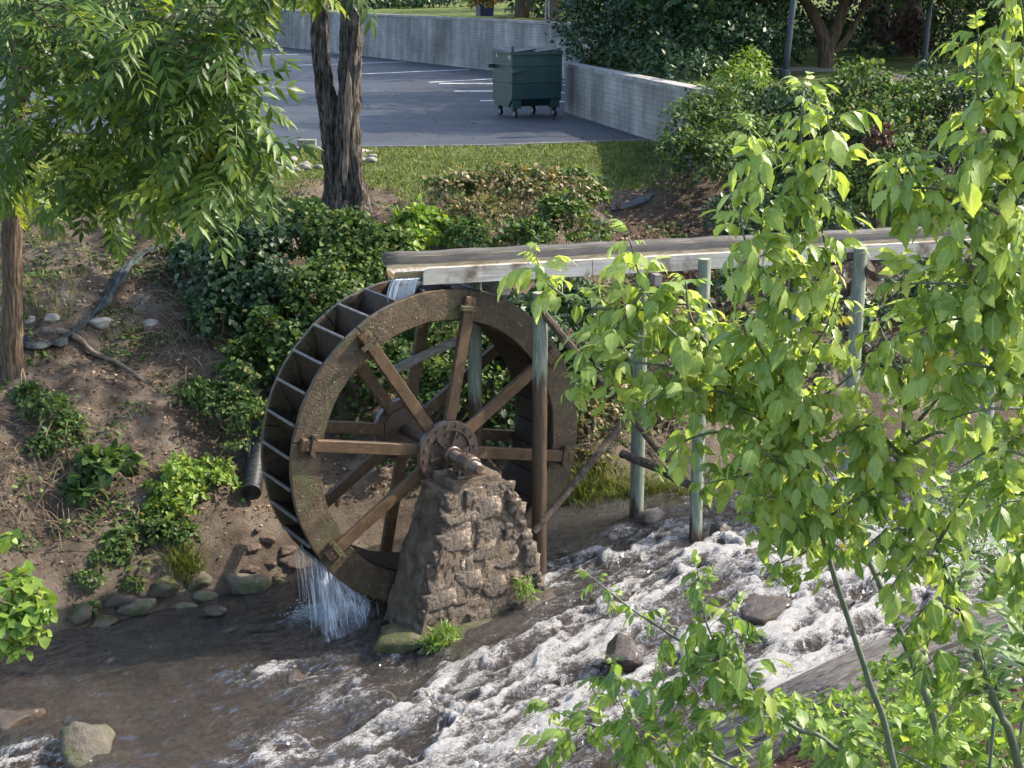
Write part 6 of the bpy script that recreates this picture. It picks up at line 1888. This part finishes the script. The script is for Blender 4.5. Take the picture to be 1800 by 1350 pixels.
c3 = sapling('tall sapling at the right edge reaching the top of the picture',
    [(1860, 1340, 4.7), (1850, 1100, 4.6), (1810, 760, 4.5), (1775, 420, 4.45), (1762, 180, 4.4), (1770, -60, 4.4)],
    [[(1775, 400, 4.4), (1690, 340, 4.4), (1600, 330, 4.4), (1560, 340, 4.4)], [(1770, 300, 4.4), (1720, 180, 4.4), (1720, 60, 4.4)], [(1770, 200, 4.4), (1800, 80, 4.4), (1790, -20, 4.4)], [(1780, 480, 4.45), (1680, 410, 4.4), (1600, 300, 4.4), (1590, 260, 4.4)],
     [(1790, 540, 4.45), (1680, 500, 4.4), (1570, 500, 4.4)], [(1795, 600, 4.5), (1690, 560, 4.4), (1590, 590, 4.4)], [(1800, 660, 4.5), (1710, 640, 4.4), (1620, 660, 4.4)], [(1805, 720, 4.5), (1730, 720, 4.4), (1660, 740, 4.4)], [(1815, 800, 4.5), (1750, 790, 4.4), (1690, 820, 4.4)], [(1770, 260, 4.4), (1740, 240, 4.3), (1700, 280, 4.3)], [(1785, 560, 4.5), (1800, 480, 4.4), (1790, 400, 4.3)], [(1825, 900, 4.5), (1780, 880, 4.4), (1740, 900, 4.4)], [(1800, 640, 4.5), (1750, 560, 4.45), (1700, 470, 4.4)], [(1830, 1000, 4.55), (1790, 980, 4.45), (1750, 1010, 4.4)], [(1775, 350, 4.4), (1800, 250, 4.4), (1795, 170, 4.4)]], .018, .031, leafy=.45)
c4 = sapling('leaning grey stemmed sapling with dense drooping leaves at right',
    [(1790, 1345, 5.0), (1755, 1250, 4.95), (1690, 1080, 4.9), (1640, 940, 4.85), (1590, 790, 4.8), (1600, 640, 4.8)],
    [[(1600, 700, 4.8), (1560, 610, 4.75), (1540, 560, 4.75)], [(1610, 760, 4.8), (1680, 660, 4.75), (1720, 590, 4.75)], [(1595, 800, 4.8), (1530, 750, 4.75), (1490, 760, 4.75)], [(1620, 880, 4.8), (1560, 850, 4.7), (1500, 880, 4.7)], [(1640, 930, 4.85), (1570, 930, 4.75), (1510, 970, 4.7)],
     [(1650, 970, 4.85), (1610, 980, 4.75), (1560, 1040, 4.7)], [(1645, 950, 4.85), (1710, 860, 4.8), (1760, 830, 4.8)], [(1690, 1080, 4.9), (1640, 1060, 4.8), (1590, 1110, 4.75)], [(1720, 1160, 4.9), (1660, 1150, 4.8), (1600, 1190, 4.75)], [(1740, 1220, 4.95), (1690, 1230, 4.8), (1640, 1290, 4.7)], [(1600, 660, 4.8), (1650, 560, 4.8), (1640, 500, 4.8)], [(1600, 780, 4.8), (1650, 760, 4.75), (1690, 780, 4.7)], [(1620, 870, 4.8), (1570, 800, 4.75), (1530, 820, 4.7)]], .022, .037, leafy=.82)
c5 = sapling('low sapling branches hanging over the rapids at bottom centre',
    [(1500, 1345, 5.2), (1400, 1280, 5.2), (1300, 1205, 5.2), (1200, 1130, 5.2), (1110, 1070, 5.2), (1040, 1015, 5.2)],
    [[(1290, 1200, 5.2), (1240, 1090, 5.15), (1225, 1000, 5.1)], [(1300, 1205, 5.2), (1190, 1180, 5.15), (1150, 1230, 5.1)], [(1340, 1235, 5.2), (1290, 1130, 5.2), (1290, 1070, 5.2)], [(1380, 1265, 5.2), (1300, 1260, 5.1), (1230, 1290, 5.1)], [(1250, 1170, 5.2), (1210, 1200, 5.2), (1180, 1260, 5.2)]], .013, .05, (.12, .175), 700, .55)
c6 = sapling('small sapling low at the bottom edge beside the timber edging',
    [(1290, 1348, 5.3), (1180, 1330, 5.3), (1080, 1290, 5.3), (1000, 1260, 5.3), (955, 1240, 5.3)],
    [[(1130, 1315, 5.3), (1090, 1230, 5.25), (1075, 1170, 5.2)], [(1050, 1280, 5.3), (990, 1300, 5.2), (960, 1330, 5.2)], [(1190, 1330, 5.3), (1150, 1290, 5.2), (1110, 1330, 5.2)], [(1230, 1340, 5.3), (1200, 1300, 5.2), (1250, 1260, 5.2)]], .010, .05, (.12, .175), 500, .5)
NB_ = 'leafy undergrowth on the near bank'
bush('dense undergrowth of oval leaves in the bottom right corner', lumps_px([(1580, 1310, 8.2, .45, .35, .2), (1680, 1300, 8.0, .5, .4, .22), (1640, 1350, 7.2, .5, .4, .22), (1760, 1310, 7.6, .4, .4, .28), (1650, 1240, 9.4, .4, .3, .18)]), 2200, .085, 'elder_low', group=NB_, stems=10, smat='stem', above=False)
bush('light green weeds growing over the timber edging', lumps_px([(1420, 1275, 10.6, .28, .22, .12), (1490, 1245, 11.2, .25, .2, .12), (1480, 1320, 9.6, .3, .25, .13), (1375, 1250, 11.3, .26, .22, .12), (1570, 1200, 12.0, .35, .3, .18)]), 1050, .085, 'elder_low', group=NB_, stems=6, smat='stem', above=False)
bush('fine dark leaved shrub over the water at right, behind the leaning sapling', lumps_px([(1690, 900, 12.5, .5, .4, .35), (1740, 980, 12, .45, .4, .3), (1660, 960, 12.4, .3, .3, .25), (1770, 850, 12.8, .4, .4, .3)]), 2600, .085, 'willow', group=NB_, tmpl=T_NARROW, stems=12, above=False)
def willow(label, px, py0, py1, y, n):
    a, b = P(px, py0, y=y), P(px - 20, py1, y=y - .1)
    base = np.array([a[0], a[1], float(g(a[0], a[1])) - .05])
    root = empty('narrow_leaf_shoot', base, 0, label, 'plant', 'narrow leaved shoots at the right edge')
    q = smooth_path([base, a, (a + b) / 2 + np.array([.03, 0, 0]), b], 8)
    MB().tube([p - base for p in q], np.linspace(.010, .003, len(q)).tolist(), 6).obj('stem', M['stem'], root, True)
    L = np.linspace(.5, 1, n)
    q = np.array(q)
    c = np.linspace(0, 1, len(q))
    p = np.stack([np.interp(L, c, q[:, k]) for k in range(3)], 1)
    ang = np.arange(n) * 2.4
    dirs = np.stack([np.cos(ang), np.sin(ang), .75 + 0 * ang], 1) + rng.normal(size=(n, 3)) * .15
    V, F, t = scatter(p - base, dirs, unit(np.stack([-np.cos(ang) * .6, -np.sin(ang) * .6, np.ones(n)], 1)), rng.uniform(.13, .20, n), (np.array([(0, 0, 0), (.11, .4, .03), (0, .5, -.02), (-.11, .4, .03), (0, 1, -.2)], float), T_OVAL[1]))
    link('foliage', mesh_from('foliage', V, F, False, {'tint': t}), M['willow'], root)
willow('tall narrow leaved shoot at the lower right edge', 1790, 1340, 960, 5.6, 70)
willow('shorter narrow leaved shoot in the bottom right corner', 1740, 1345, 1120, 5.4, 56)
willow('narrow leaved shoot leaning out at the right edge bottom', 1810, 1345, 1050, 5.0, 60)
print('sapling leaves', c1, c2, c3, c4, c5, c6)
